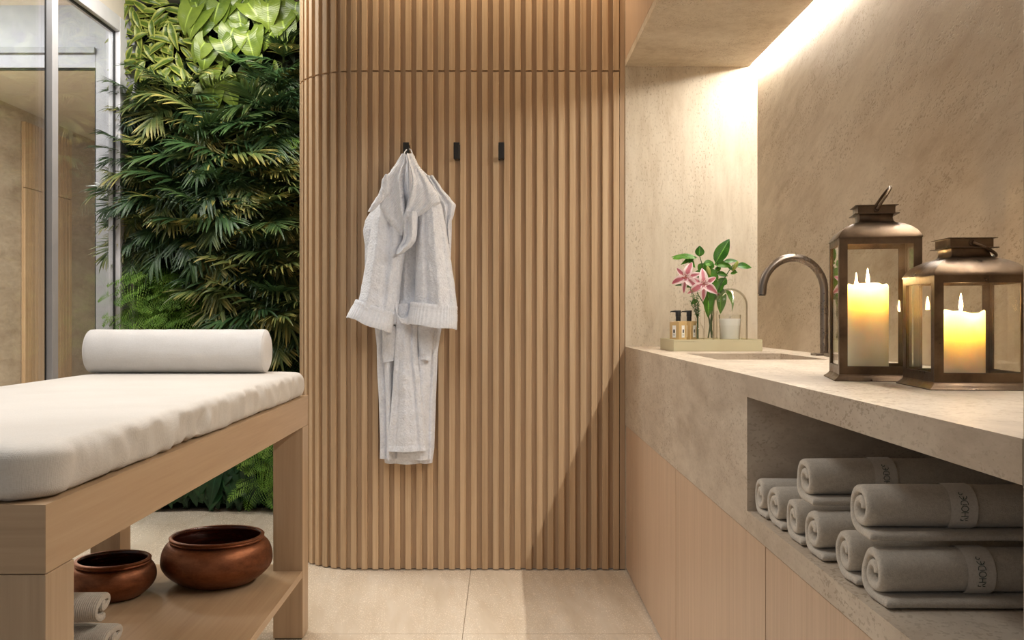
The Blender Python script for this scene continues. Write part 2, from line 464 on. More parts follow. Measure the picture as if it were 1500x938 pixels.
def basin():
    b = MB(); t = 0.012; zb = ZC - 0.13
    b.box(BX0 - t, BX0, BY0 - t, BY1 + t, zb, NZ1); b.box(BX1, BX1 + t, BY0 - t, BY1 + t, zb, NZ1)
    b.box(BX0, BX1, BY0 - t, BY0, zb, NZ1); b.box(BX0, BX1, BY1, BY1 + t, zb, NZ1)
    b.box(BX0, BX1, BY0, BY1, zb, zb + t)
    o = b.build('basin', M['trav_h'], van, smooth=False)
    MB().lathe([(0.0, 0), (0.026, 0), (0.03, 0.002), (0.026, 0.005), (0.0, 0.004)], 24, False, False, (0.74, 2.83, zb + t)).build('drain', M['gunmetal'], o)
basin()

def cabinets():
    spans = [(3.603, YW - 0.004, 'narrow pale oak filler unit of the vanity against the slatted wall'),
             (2.698, 3.600, 'pale oak cabinet under the vanity nearest the slatted wall'),
             (1.781, 2.695, 'pale oak cabinet under the vanity basin end, middle of the row'),
             (0.900, 1.778, 'pale oak cabinet under the open towel shelf')]
    for a, c, l in spans:
        w = (c - a) / 2
        t = thing('vanity_cabinet', l, 'cabinet', (XF + 0.26, (a + c) / 2, 0))
        bx('carcass', -0.235, 0.262, -w, w, 0.012, ZB - 0.002, M['cab'], t)
        bx('door', -0.258, -0.2355, -w + 0.001, w - 0.001, 0.012, ZB - 0.002, M['cab'], t, bevel=0.0008)
        bx('plinth', -0.245, 0.262, -w, w, 0.0, 0.0115, M['slat_back'], t)
cabinets()

# glazed partition on the left with the lobby beyond
XG = -1.96
def partition():
    fr = MB()
    fr.box(XG - 0.03, XG + 0.03, 4.835, 4.985, 0, 2.525)          # end stile
    fr.box(XG - 0.03, XG + 0.03, 0.3, 4.835, 2.450, 2.525)        # head
    fr.box(XG - 0.03, XG + 0.03, 0.3, 4.835, 0, 0.06)             # sill
    w = fr.build('window_1', M['alu_l'], smooth=False, bevel=0.002, kind=ST)
    for y in (4.105, 2.4, 0.9):
        bx('mullion', XG, XG + 0.03, y, y + 0.055, 0.06, 2.450, M['alu'], w, bevel=0.002)
    g = MB()
    g.box(XG - 0.002, XG + 0.006, 4.823, 4.835, 0.06, 2.450); g.box(XG - 0.002, XG + 0.006, 0.3, 4.823, 2.440, 2.450)
    g.box(XG, XG + 0.004, 4.097, 4.1045, 0.06, 2.436)
    g.build('gasket', M['gasket'], w, smooth=False)
    bx('glass_pane', XG - 0.006, XG, 0.3, 4.823, 0.06, 2.436, M['glass_w'], w)
    bx('wall_left', XG - 0.06, XG + 0.02, -1.2, 5.0, 2.525, ZCEIL, M['ceil'], kind=ST)
    bx('trim_2', XG - 0.06, XG + 0.045, 4.985, 5.04, 0, ZCEIL, M['alu_l'], kind=ST)
partition()
def lobby():
    w = MB()
    Y = 5.06
    w.box(-2.150, -2.035, Y, Y + 0.06, 0, 2.66); w.box(-3.98, -2.150, Y, Y + 0.06, 2.325, 2.41)
    w.box(-3.98, -2.150, Y, Y + 0.06, 0, 0.06); w.box(-3.98, -3.90, Y, Y + 0.06, 0.06, 2.325)
    s = w.build('window_2', M['alu_l'], smooth=False, bevel=0.003, kind=ST)
    g = MB(); g.box(-3.9, -2.15, Y + .01, Y + .03, 2.317, 2.325); g.box(-2.158, -2.15, Y + .01, Y + .03, 0.06, 2.317); g.build('gasket', M['gasket'], s, smooth=False)
    bx('glass_pane', -3.9, -2.158, Y + 0.02, Y + 0.026, 0.06, 2.317, M['glass'], s)
    bx('transom_panel', -3.98, -2.15, Y + 0.01, Y + 0.03, 2.41, 2.66, M['alu_l'], s)
    bx('rail_cap', -3.98, -2.150, Y - 0.02, Y, 2.40, 2.43, M['alu'], s)
    bx('wall_lobby_side', -4.12, -4.005, 2.0, 12, 0, 2.74, M['trav_h'], kind=ST)
    bx('wall_lobby_end', -4.1, -1.0, 12, 12.1, 0, 2.74, M['trav_v'], kind=ST)
    bx('wall_lobby_inner', -1.1, -1.0, 5.12, 12, 0, 2.74, M['trav_v'], kind=ST)
    bx('ceiling_lobby', -4.1, -1.96, -1.2, 12.1, 2.74, 2.8, M['ceil'], kind=ST)
    b = MB(); y = 7.97
    for i in range(15):
        for z0, z1 in ((0.0, 2.085), (2.092, 2.64)): b.box(-4.0, -3.972, y, y + 0.046, z0, z1)
        y += 0.058
    b.box(-4.0, -3.99, 7.96, y, 0, 2.64)
    tag(b.build('slatted_panel', M['slat'], smooth=False), 'light oak slatted panel on the stone wall seen through the glass', 'wall panel')
lobby()
bx('wall_planted', -1.945, -0.80, 5.045, 5.11, 0, ZCEIL, M['soil'], kind=ST)

# ---------------------------------------------------------------- massage table
def bed():
    X1, X0, Y0, Y1 = -0.612, -1.270, 1.265, 3.053
    cx, cy = (X0 + X1) / 2, (Y0 + Y1) / 2
    t = thing('massage_table', 'oak massage table with linen mattress and low shelf', 'massage table', (cx, cy, 0), R(0.45))
    hx, hy = (X1 - X0) / 2, (Y1 - Y0) / 2
    lw = 0.092
    for sx in (-1, 1):
        for sy in (-1, 1):
            xa, xb = sorted((sx * hx, sx * (hx - lw))); ya, yb = sorted((sy * hy, sy * (hy - lw + 0.006)))
            bx('leg', xa, xb, ya, yb, 0.004, 0.659, M['bed_z'], t, bevel=0.0012)
            f = t.children[-1]
            bx('foot_pad', xa + .004, xb - .004, ya + .004, yb - .004, 0, 0.0045, M['black'], f)
    z0, z1 = 0.6605, 0.752
    k = 0.045
    def prism(name, pl, mat):
        n = len(pl); V = [(x, y, z0) for x, y in pl] + [(x, y, z1) for x, y in pl]
        mesh(name, V, [tuple(range(n)), tuple(range(n, 2 * n))] + [(i, (i + 1) % n, n + (i + 1) % n, n + i) for i in range(n)], mat, t, smooth=False)
    for s in (-1, 1):
        prism('side_rail', [(s * hx, -hy), (s * hx, hy), (s * (hx - k), hy - k), (s * (hx - k), -hy + k)], M['bed_y'])
        prism('end_rail', [(-hx, s * hy), (hx, s * hy), (hx - k, s * (hy - k)), (-hx + k, s * (hy - k))], M['bed_x'])
    bx('bed_deck', -hx + 0.046, hx - 0.046, -hy + 0.046, hy - 0.046, z1 - 0.022, z1 - 0.002, M['bed_y'], t)
    sh = MB()
    sh.box(-hx + 0.002, hx - 0.002, -hy + lw, hy - lw + 0.006, 0.192, 0.213); sh.box(-hx + lw, hx - lw, hy - lw + 0.006, hy - 0.001, 0.192, 0.213); sh.box(-hx + lw, hx - lw, -hy + 0.001, -hy + lw, 0.192, 0.213)
    sh.build('shelf', M['bed_y'], t, smooth=False)
    # mattress with a loose linen cover
    V = []; F = []; mx, my = hx - 0.004, hy - 0.006; N = 420
    prof = [(0.06, 0.7525), (0.012, 0.7525), (0.002, 0.758), (0.0, 0.768), (0.0, 0.778), (0.0, 0.788), (0.0, 0.799), (0.0, 0.809), (0.0015, 0.8165), (0.005, 0.8225), (0.010, 0.8265), (0.017, 0.829), (0.035, 0.8305), (0.075, 0.831), (0.13, 0.831), (0.2, 0.831), (0.28, 0.831), (0.31, 0.831)]
    def peri(s, inset):
        c = 0.055; ax, ay = mx - inset, my - inset; c = max(0.004, c - inset * 0.3); c = min(c, ax, ay)
        segs = [2 * (ay - c), PI / 2 * c, 2 * (ax - c), PI / 2 * c] * 2; C = 0.055
        ref = [2 * (my - C), PI / 2 * C, 2 * (mx - C), PI / 2 * C] * 2; T = sum(ref); d = s * T
        for i, L in enumerate(ref):
            if d <= L or i == 7: f = min(1, d / L); break
            d -= L
        k = i // 2; q = [(ax - c, ay - c), (-ax + c, ay - c), (-ax + c, -ay + c), (ax - c, -ay + c)]
        if i % 2:
            a = k * PI / 2 + f * PI / 2; return q[k][0] + c * math.cos(a), q[k][1] + c * math.sin(a)
        st = [((ax, -ay + c), (ax, ay - c)), ((ax - c, ay), (-ax + c, ay)), ((-ax, ay - c), (-ax, -ay + c)), ((-ax + c, -ay), (ax - c, -ay))][k]
        return lerp(st[0][0], st[1][0], f), lerp(st[0][1], st[1][1], f)
    for inset, z in prof:
        for i in range(N):
            x, y = peri(i / N, inset); dx = dz = 0.0
            h = (z - 0.7525) / 0.0785
            if inset < 0.06:
                cx_, cy_ = x / mx, y / my
                edge = max(0, 1 - inset / 0.045)
                s = (y - x) * 1.0
                wr = nz(s * 16, h * 1.4 + s * 3, 3.1) * 0.008 + nz(s * 38, h * 2.2 - s * 8, 8.2) * 0.0045
                fold = -0.012 * math.exp(-((s + 0.62 - (h - .3) * 0.10 - .09) / 0.022) ** 2) * max(0, 1 - h) + 0.005 * math.exp(-((s + 0.585 - (h - .3) * 0.10 - .09) / 0.03) ** 2) * (1 - h * .7)
                wr = (wr + fold) * edge * min(1, h * 4 + 0.35) * (0.35 if h > .93 else 1) - 0.004 * max(0, 0.35 - h)
                n = Vector((x / mx, y / my, 0)); n = Vector((n.x if abs(n.x) > .96 else 0, n.y if abs(n.y) > .98 else 0, 0))
                if n.length: n.normalize()
                x += n.x * wr; y += n.y * wr
                dz = nz(s * 9, 1.7) * 0.004 * (1 - h) * (1 if h < .8 else 0) + (abs(nz(s * 14, 5)) * 0.010 + 0.008 * math.exp(-((s + 0.62) / 0.03) ** 2)) * max(0, 1 - h * 3.0)
            V.append((x, y, z + dz))
    n = len(prof)
    for k in range(n - 1):
        for i in range(N):
            j = (i + 1) % N; F.append((k * N + i, k * N + j, (k + 1) * N + j, (k + 1) * N + i))
    F.append(tuple(range(N))[::-1]); F.append(tuple((n - 1) * N + i for i in range(N)))
    mesh('mattress', V, F, M['linen'], t, sharp=70)
    # bolster
    r = 0.0665; x0, x1 = -1.258, -0.722; yc = 2.93
    pr = [(0.0, -0.012), (r * .45, -0.0105), (r * .8, -0.006), (r * .95, -0.001), (r * .992, 0.004), (r, 0.012)]
    L = x1 - x0
    prof = pr + [(r * (1 + 0.006 * math.sin(k * 1.7)), L * k / 24) for k in range(1, 24)] + [(q, L - z) for q, z in pr[::-1]]
    bo = MB().lathe(prof, 72, False, False)
    for v in bo.V:
        f = 0.0013 * nz(v.z * 30, v.x * 40, v.y * 40); rr = math.hypot(v.x, v.y)
        if rr > .03: v.x *= 1 + f / rr; v.y *= 1 + f / rr
    o = bo.build('bolster_pillow', M['linen_w'], None, sharp=60, loc=(x0, yc, 0.8318 + r), rot=(0, R(90), 0))
    tag(o, 'white linen bolster pillow lying across the far end of the massage table', 'pillow')
    p = MB()
    for z in (0.001, L - 0.001):
        p.tube([(r * 0.965 * math.cos(a), r * 0.965 * math.sin(a), z) for a in [2 * PI * i / 64 for i in range(64)]], 0.0016, 6, closed=True)
    p.build('piping', M['linen_w'], o)
bed()

def bowl(name, loc, rw, rr, h, hw, rb, label):
    t = thing(name, label, 'bowl', loc)
    pr = [(0.0, 0), (rb * .9, 0), (rb, 0.003)]
    for k in range(1, 15):
        a = k / 14
        z = lerp(0.003, hw, a); pr.append((rb + (rw - rb) * math.sin(a * PI / 2) ** 0.85, z))
    zn = h - 0.016
    for k in range(1, 11):
        a = k / 10; pr.append((rr + (rw - rr) * math.cos(a * PI / 2) ** 0.8 if k < 10 else rr, lerp(hw, zn, math.sin(a * PI / 2) * .75 + a * .25)))
    ln = [(rr + .003, zn + .002), (rr + .0055, zn + .005), (rr + .003, zn + .0075), (rr + .004, zn + 0.010), (rr + .006, h - .003), (rr + .003, h), (rr - .004, h - .0005)]
    MB().lathe(pr + ln, 96, True, False).build('body', M['copper'], t, sharp=50)
    inn = [(rr - .004, h - .0005), (rr - .0075, h - .006), (rr - .006, zn)]
    for k in range(1, 8):
        a = k / 7; inn.append((rr + (rw - rr - .008) * math.sin(a * PI / 2) - .006 * (1 - a), lerp(zn, hw, a)))
    for k in range(1, 9):
        a = k / 8; inn.append(((rw - .008) * math.cos(a * PI / 2) ** 0.7 if k < 8 else 0.0, lerp(hw, 0.012, a ** .8)))
    MB().lathe(inn, 96, False, False).build('inner_lining', M['copper_in'], t, sharp=60)
    return t
bowl('copper_bowl', (-0.847, 2.845, 0.2135), 0.161, 0.131, 0.142, 0.068, 0.098, 'larger round copper bowl on the low shelf of the massage table')
bowl('copper_bowl', (-1.098, 2.70, 0.2135), 0.117, 0.097, 0.108, 0.056, 0.074, 'smaller copper bowl on the low shelf beside the near table leg')
# ---------------------------------------------------------------- hooks
def hooks():
    lab = ['black wall hook on the oak slats holding the white bathrobe', 'bare black wall hook on the oak slats next to the bathrobe, middle one',
           'bare black wall hook on the oak slats farthest from the bathrobe']
    for px, l in zip((596.2, 669.3, 734.5), lab):
        x = (px - 735) / 370.0
        t = thing('wall_hook', l, 'hook', (x, YW, 1.656), 0, 'black hooks on the slatted wall')
        bx('back_plate', -0.013, 0.013, 0.0, SDEP - 0.0005, -0.030, 0.030, M['black'], t, bevel=0.001)
        bx('peg', -0.0065, 0.0065, -0.034, 0.0005, -0.030, -0.016, M['black'], t, bevel=0.001)
        bx('front_plate', -0.0115, 0.0115, -0.040, -0.034, -0.032, 0.033, M['black'], t, bevel=0.0015)
hooks()

# ---------------------------------------------------------------- bathrobe
RS = 370.0 / (YW / 3.70)          # px per metre around the robe (Y about 3.70)
RS = 1400 / 3.695
def rx(px): return (px - 735) / RS
def rz(py): return 1 - (py - 466) / RS
def shell(name, rows, ybase, depth, mat, parent, nu=36, nv=70, folds=(), power=0.55, thick=0.006, seed=0, rough=0.007, belly=None, ribdir='u', ribscale=1.0, back=True):
    """closed cloth shell; rows = (py, pxl, pxr) outline; ybase = back plane Y; depth(v) bulge towards the room"""
    ys = [r[0] for r in rows]; P = []; UV = []
    lt = [(r[0], r[1]) for r in rows]; rt = [(r[0], r[2]) for r in rows]
    dt = [(r[0], r[3] if len(r) > 3 else 0.0) for r in rows]      # skew: lower the right side by px
    for j in range(nv):
        v = j / (nv - 1); y = lerp(ys[0], ys[-1], v); xl, xr = table(lt, y), table(rt, y); sk = table(dt, y)
        D = depth(v) if callable(depth) else depth
        for i in range(nu):
            u = i / (nu - 1); px = lerp(xl, xr, u); py = y + sk * u
            c = max(0.0, 1 - abs(2 * u - 1) ** 2.4) ** power
            d = D * c
            for (u0, wd, amp, v0, v1) in folds:
                uu = u0(v) if callable(u0) else u0
                e = max(0, min(1, (v - v0) / 0.12)) * max(0, min(1, (v1 - v) / 0.12)) if v0 > 0 or v1 < 1 else 1
                d += 1.7 * amp * math.exp(-((u - uu) / wd) ** 2) * e
            d += rough * nz(px * 0.05 + seed, py * 0.03, seed * 3.3) * c + rough * 0.5 * nz(px * 0.16 + seed, py * 0.09, seed) * c
            if belly: d += belly(u, v)
            P.append(Vector((rx(px), ybase - thick - max(d, -thick * .6), rz(py))))
            UV.append((px / RS if ribdir == 'u' else py / RS, py / RS) if ribdir != 'd' else ((px * 0.75 + py * 0.65) / RS, 0))
    b = MB(); b.grid(P, nu, nv, UV); n = len(P)
    B = [Vector((p.x, max(p.y + thick, ybase - thick * .2) if back else p.y + thick, p.z)) for p in P]
    b.grid(B, nu, nv, UV)
    def stitch(idx):
        for a, c in zip(idx, idx[1:]): b.F.append((a, c, c + n, a + n))
    stitch([i for i in range(nu)]); stitch([(nv - 1) * nu + i for i in range(nu)]); stitch([j * nu for j in range(nv)]); stitch([j * nu + nu - 1 for j in range(nv)])
    return b.build(name, mat, parent, True, sharp=75)

def cuff(name, c0, c1, ytop, hpx, flare, parent, yc, dep):
    """turned-back cuff: a flattened open ring hanging between the two px end points"""
    N = 56; prof = [(0.93, 0.35), (0.97, 0.0), (1.0, 0.02), (1.005, 0.10), (1.015, 0.16), (1.0, 0.19), (1.01, 0.24), (1.02, 0.27), (1.01, 0.30), (1.03, 0.36), (1.05, 0.7), (1.07, 0.96), (1.05, 1.0), (1.0, 0.985), (0.95, 0.8), (0.90, 0.3)]
    P = []; UV = []; (xa, ya), (xb, yb) = c0, c1
    mx, my = (xa + xb) / 2, (ya + yb) / 2; hw = math.hypot(xb - xa, yb - ya) / 2; tx, ty = (xb - xa) / 2 / hw, (yb - ya) / 2 / hw
    for s, t in prof:
        for i in range(N):
            a = 2 * PI * i / N; ca, sa = math.cos(a), math.sin(a)
            ca2 = math.copysign(abs(ca) ** 0.8, ca); sa2 = math.copysign(abs(sa) ** 0.7, sa)
            k = s * (1 + flare * (t - 0.5)) * (1 + 0.015 * nz(ca * 3, sa * 3, t * 2 + xa))
            w = hw * k * ca2; down = t * hpx + (2.4 * nz(ca * 2.2 + xa, sa * 2.2, 4) + (3.5 * max(0, -sa) * (0.3 + 0.7 * math.sin(ca * 2.6 + 1)))) * t * 0.7 - (6 * max(0, -sa) if t > .6 else 0) * 0.4
            px = mx + tx * w - ty * down; py = my + ty * w + tx * down
            P.append(Vector((rx(px), yc + dep * s * sa2 * (1 + 0.18 * t), rz(py)))); UV.append((a / (2 * PI) * hw * 3.2 / RS, t))
    n = len(prof); b = MB(); F = []
    for j in range(n - 1):
        for i in range(N): F.append((j * N + i, j * N + (i + 1) % N, (j + 1) * N + (i + 1) % N, (j + 1) * N + i))
    b.add(P, F, UV)
    return b.build(name, M['terry_rib'], parent, True, sharp=75)

def robe():
    x0 = rx(596)
    t = thing('bathrobe', 'white terry bathrobe hanging by its loop from a black hook on the slatted wall', 'bathrobe', (0, 0, 0))
    YB = YW - 0.004
    # hanging back of the robe, in three folded layers
    shell('back_panel', [(232, 586, 606), (262, 563, 632), (300, 545, 660), (335, 530, 660), (400, 530, 658), (470, 544, 646), (520, 549, 639), (600, 552, 636), (660, 555, 634), (683, 560, 631, 0)], YB, lambda v: 0.018 + 0.014 * v, M['terry'], t, nu=40, nv=80,
          folds=[(0.25, 0.07, -0.008, .5, 1.2), (0.75, 0.06, -0.008, .5, 1.2), (0.5, 0.1, 0.006, 0, 1.1)], seed=1)
    shell('lower_skirt', [(440, 552, 640), (480, 549, 638), (540, 550, 636), (600, 553, 633), (650, 554.5, 632), (675, 554, 631.5, 1)], YB - 0.030, lambda v: 0.016, M['terry'], t, nu=44, nv=60,
          folds=[(0.12, 0.03, -0.008, 0, 1), (lambda v: 0.19, 0.05, 0.012, 0, 1), (0.80, 0.10, 0.010, 0, 1), (0.93, 0.025, -0.006, 0, 1), (0.30, 0.03, -0.010, 0, 1)], seed=2, belly=lambda u, v: -0.0035 * math.exp(-((v - .935) / .012) ** 2))
    shell('inner_front', [(335, 588, 612), (375, 583, 611), (430, 580, 610), (486, 580, 611)], YB - 0.020, lambda v: 0.010, M['terry'], t, nu=24, nv=50, folds=[(0.35, 0.12, 0.004, 0, 1), (0.72, 0.08, -0.004, 0, 1)], seed=15)
    shell('front_panel', [(445, 580, 609), (480, 579, 611), (520, 577, 611), (560, 575, 615), (600, 572, 619), (640, 568.5, 622.5), (662, 567.5, 624.5, -1)], YB - 0.064, lambda v: 0.014 + 0.012 * v, M['terry'], t, nu=36, nv=90,
          folds=[(0.45, 0.12, 0.005, 0, 1), (lambda v: 0.70 + 0.1 * v, 0.05, -0.006, 0, 1), (0.22, 0.06, -0.005, .3, 1)], seed=3, belly=lambda u, v: -0.003 * (math.exp(-((v - .958) / .008) ** 2) + 0.8 * math.exp(-((v - .935) / .006) ** 2)))
    # patch pockets peeping out beside the front panel
    shell('pocket', [(478, 559, 580), (500, 559, 580), (522, 559, 578), (532, 560, 577, -3)], YB - 0.056, 0.012, M['terry'], t, 16, 24, seed=4, belly=lambda u, v: -0.003 * math.exp(-((v - .9) / .03) ** 2))
    shell('pocket', [(478, 610, 636), (500, 611, 634), (518, 613, 632), (527, 614, 631, 2)], YB - 0.056, 0.012, M['terry'], t, 16, 24, seed=5, belly=lambda u, v: -0.003 * math.exp(-((v - .9) / .03) ** 2))
    # shoulders drooping behind the sleeves
    shell('shoulder', [(255, 572, 584), (275, 560, 578), (300, 545, 572), (322, 532, 560), (336, 529, 552), (370, 533, 548), (415, 538, 546)], YB - 0.030, 0.020, M['terry'], t, 18, 44, folds=[(0.5, .2, .006, 0, 1)], seed=6)
    shell('shoulder', [(255, 622, 634), (272, 630, 645), (290, 638, 660), (298, 642, 667), (312, 646, 664), (330, 649, 657.5), (356, 652, 659)], YB - 0.030, 0.022, M['terry'], t, 18, 44, folds=[(0.55, .12, -.008, 0, 1)], seed=7)
    # sleeves
    sl = shell('sleeve', [(285, 560, 590), (312, 548, 590), (330, 543, 592), (350, 540, 594), (375, 537, 592), (400, 532, 588), (425, 527.5, 585.5), (446, 523, 583, 12), (462, 521, 580, 14)], YB - 0.062, lambda v: 0.042 + 0.024 * v, M['terry'], t, 40, 80,
               folds=[(lambda v: 0.55 + .12 * v, 0.07, -0.010, .1, .95), (lambda v: 0.28, 0.12, 0.008, 0, 1), (0.84, 0.06, -0.005, .4, 1.1)], seed=8, power=0.5)
    sr = shell('sleeve', [(285, 612, 640), (305, 611, 648), (330, 611, 652), (360, 609, 657), (390, 608, 661.5), (420, 607.5, 666), (446, 606, 669, 3), (466, 606, 670, 5)], YB - 0.062, lambda v: 0.044 + 0.024 * v, M['terry'], t, 40, 80,
               folds=[(lambda v: 0.30 + .05 * v, 0.06, -0.008, .1, 1), (lambda v: 0.62, 0.1, 0.007, 0, 1), (0.85, 0.05, -0.004, .2, 1)], seed=9, power=0.5)
    cuff('cuff', (520.5, 438), (580.5, 459), 0, 30, 0.06, sl, YB - 0.086, 0.052)
    cuff('cuff', (601.5, 442.5), (670.5, 449), 0, 34, 0.0, sr, YB - 0.088, 0.054)
    # belt loop hanging between the cuffs
    pts = [(581, 441, .100), (581, 452, .104), (583, 463, .108), (588, 470, .110), (595, 471, .110), (601, 466, .110), (606, 458, .107), (610, 449, .102)]
    bl = MB(); P = []; NW = 5
    for k in range(40):
        f = k / 39 * (len(pts) - 1); i = min(int(f), len(pts) - 2); g = f - i
        p = [lerp(a, c, g) for a, c in zip(pts[i], pts[i + 1])]
        for w in range(NW): P.append(Vector((rx(p[0] + (w / 4 - .5) * 3), YB - p[2], rz(p[1] + (w / 4 - .5) * 9))))
    bl.grid(P, NW, 40, [(p.x, p.z) for p in P]); o = bl.build('belt_loop', M['terry'], t)
    m = o.modifiers.new('thickness', 'SOLIDIFY'); m.thickness = 0.004; m.offset = 0
    # shawl collar: inner neck, two lapels and the twisted end
    shell('collar_inner', [(226, 590, 606), (240, 588, 609), (262, 586, 612), (290, 588, 609), (318, 594, 601)], YB - 0.040, lambda v: 0.030 - 0.012 * v, M['terry_rib'], t, 24, 50, folds=[(0.5, .14, 0.010, 0, 1), (.2, .08, -.008, 0, 1), (.8, .08, -.008, 0, 1)], seed=10)
    shell('collar_lapel', [(227, 588.5, 595), (240, 581, 596), (252, 573, 592), (264, 563, 590), (276, 560, 590.5), (290, 558, 592), (305, 556, 594), (318, 562, 595), (332, 574, 594), (346, 586, 591)], YB - 0.094, lambda v: 0.016 + 0.020 * math.sin(v * PI), M['terry_rib'], t, 34, 80,
          folds=[(0.9, .10, 0.012, 0, 1), (0.55, .12, -.006, .2, .9)], seed=11, ribdir='d', power=.4)
    shell('collar_turnover', [(258, 566, 570), (266, 561, 572), (276, 560, 573.5), (287, 556, 573.5), (294, 551, 565), (304, 545, 555), (312, 541, 547)], YB - 0.118, 0.016, M['terry'], t, 18, 40, seed=12)
    shell('collar_lapel', [(227, 597, 606), (240, 600, 612), (252, 603, 620), (264, 605, 628), (276, 604, 636), (288, 601, 643), (297, 598, 645.5), (305, 596, 638), (312, 594, 624), (320, 592, 610), (328, 591, 602)], YB - 0.096, lambda v: 0.016 + 0.022 * math.sin(v * PI), M['terry_rib'], t, 40, 80,
          folds=[(0.1, .10, 0.014, 0, 1), (0.55, .10, -.005, .2, .9)], seed=13, ribdir='d', power=.4)
    shell('collar_end', [(312, 595, 612), (320, 591, 613), (334, 592, 612.5), (345, 593, 612), (354, 591, 610), (362, 586, 605), (369, 582.5, 596), (374, 582, 588)], YB - 0.118, 0.026, M['terry'], t, 22, 50,
          folds=[(.35, .12, -.010, .1, .9), (.7, .1, .008, 0, 1)], seed=14)
    lp = MB(); lp.tube([(rx(p), YB - d, rz(q)) for p, q, d in [(589, 236, .060), (589.5, 228, .055), (591.5, 220, .046), (594, 215.5, .033), (597, 214.5, .030), (600, 216, .033), (602, 221, .046), (603.5, 229, .055), (604, 237, .060)]], 0.0024, 8)
    lp.build('hanging_loop', M['terry'], t)
robe()

# ---------------------------------------------------------------- rolled and folded towels
def roll_path(H, t, turns, sx, flap, n=150):
    r0 = (H - t) / 2; cz = H / 2; pts = []
    for k in range(10): pts.append((lerp(-flap, 0, k / 10), t / 2))
    for k in range(n):
        a = -PI / 2 + 2 * PI * turns * k / (n - 1); r = max(0.0035, r0 - t * 1.04 * max(0, (a + PI / 2) / (2 * PI) - 0.04) * 1.02)
        c, s = math.cos(a), math.sin(a)
        q = math.copysign(abs(c) ** 0.85, c) * r * sx if True else 0
        pts.append((q + (sx - 1) * 0 , cz + r * s if True else 0))
    return pts
def towel(name, H, t, turns, sx, flap, L, mat, parent, seed, ribbed=False, name2=None):
    path = roll_path(H, t, turns, sx, flap); N = len(path)
    xs = [0, 0.0012, 0.0035, 0.008] + [lerp(0.02, L - 0.02, k / 14) for k in range(15)] + [L - 0.008, L - 0.0035, L - 0.0012, L]
    th = [0.35, 0.68, 0.9, 1.0] + [1.0] * 15 + [1.0, 0.9, 0.68, 0.35]
    V = []; UV = []; acc = 0
    arc = [0]
    for a, c in zip(path, path[1:]): arc.append(arc[-1] + math.hypot(c[0] - a[0], c[1] - a[1]))
    for x, f in zip(xs, th):
        outer = []; inner = []
        for i, (a, b) in enumerate(path):
            p0 = path[max(i - 1, 0)]; p1 = path[min(i + 1, N - 1)]; tx, tz = p1[0] - p0[0], p1[1] - p0[1]; l = math.hypot(tx, tz) or 1; nx, nzz = tz / l, -tx / l
            e = f * (0.45 if i in (0, N - 1) else 0.8 if i in (1, N - 2) else 1) * t * 0.47
            wob = 0.0016 * nz(a * 30 + seed, b * 30, x * 7) ; da = 0.003 * nz(x * 6 + seed, 2.2) ; sh = (0.0022 * nz(seed, b * 20, a * 20) if x < L / 2 else -.001)
            o = e + wob; 
            outer.append((x + sh * 2, a + nx * o + da, max(0.0004, b + nzz * o))); inner.append((x + sh * 2, a - nx * e + da, max(0.0004, b - nzz * e)))
        V += outer + inner[::-1]
        UV += [(x, s) for s in arc] + [(x, s) for s in arc[::-1]]
    K = 2 * N; F = []
    for j in range(len(xs) - 1):
        for i in range(K): F.append((j * K + i, j * K + (i + 1) % K, (j + 1) * K + (i + 1) % K, (j + 1) * K + i))
    for j in (0, len(xs) - 1):
        for i in range(N - 1): F.append((j * K + i, j * K + i + 1, j * K + K - 2 - i, j * K + K - 1 - i))
    o = mesh(name, V, F, mat, parent, uv=UV, sharp=80)
    return o, path, arc

# thin single-stroke letters, unit height 1, as polylines (x, y)
def arcp(cx, cy, rx_, ry_, a0, a1, n=10): return [(cx + rx_ * math.cos(R(lerp(a0, a1, k / n))), cy + ry_ * math.sin(R(lerp(a0, a1, k / n)))) for k in range(n + 1)]
GL = {'R': (0.62, [[(0, .62), (0, 1), (.36, 1)] + arcp(.36, .76, .22, .24, 90, -90) + [(.02, .52)], [(.3, .5), (.58, 0)], [(0, .35), (0, 0)]]),
      'H': (0.7, [[(0, 0), (0, 1)], [(.66, 0), (.66, 1)], [(0, .5), (.66, .5)]]),
      'O': (0.92, [arcp(.45, .5, .45, .5, 0, 360, 24)]),
      'D': (0.8, [arcp(.30, .5, .48, .5, -88, 90, 16) + [(0.0, 1)], [(0, 0), (.30, 0)], [(0, .18), (0, .82)]]),
      'E': (0.66, [arcp(.5, .5, .5, .5, 80, 280, 14), [(.04, .5), (.5, .5)]]),
      'S': (0.56, [arcp(.27, .75, .27, .25, 30, 270, 12) + arcp(.27, .25, .27, .25, 90, -150, 12)])}
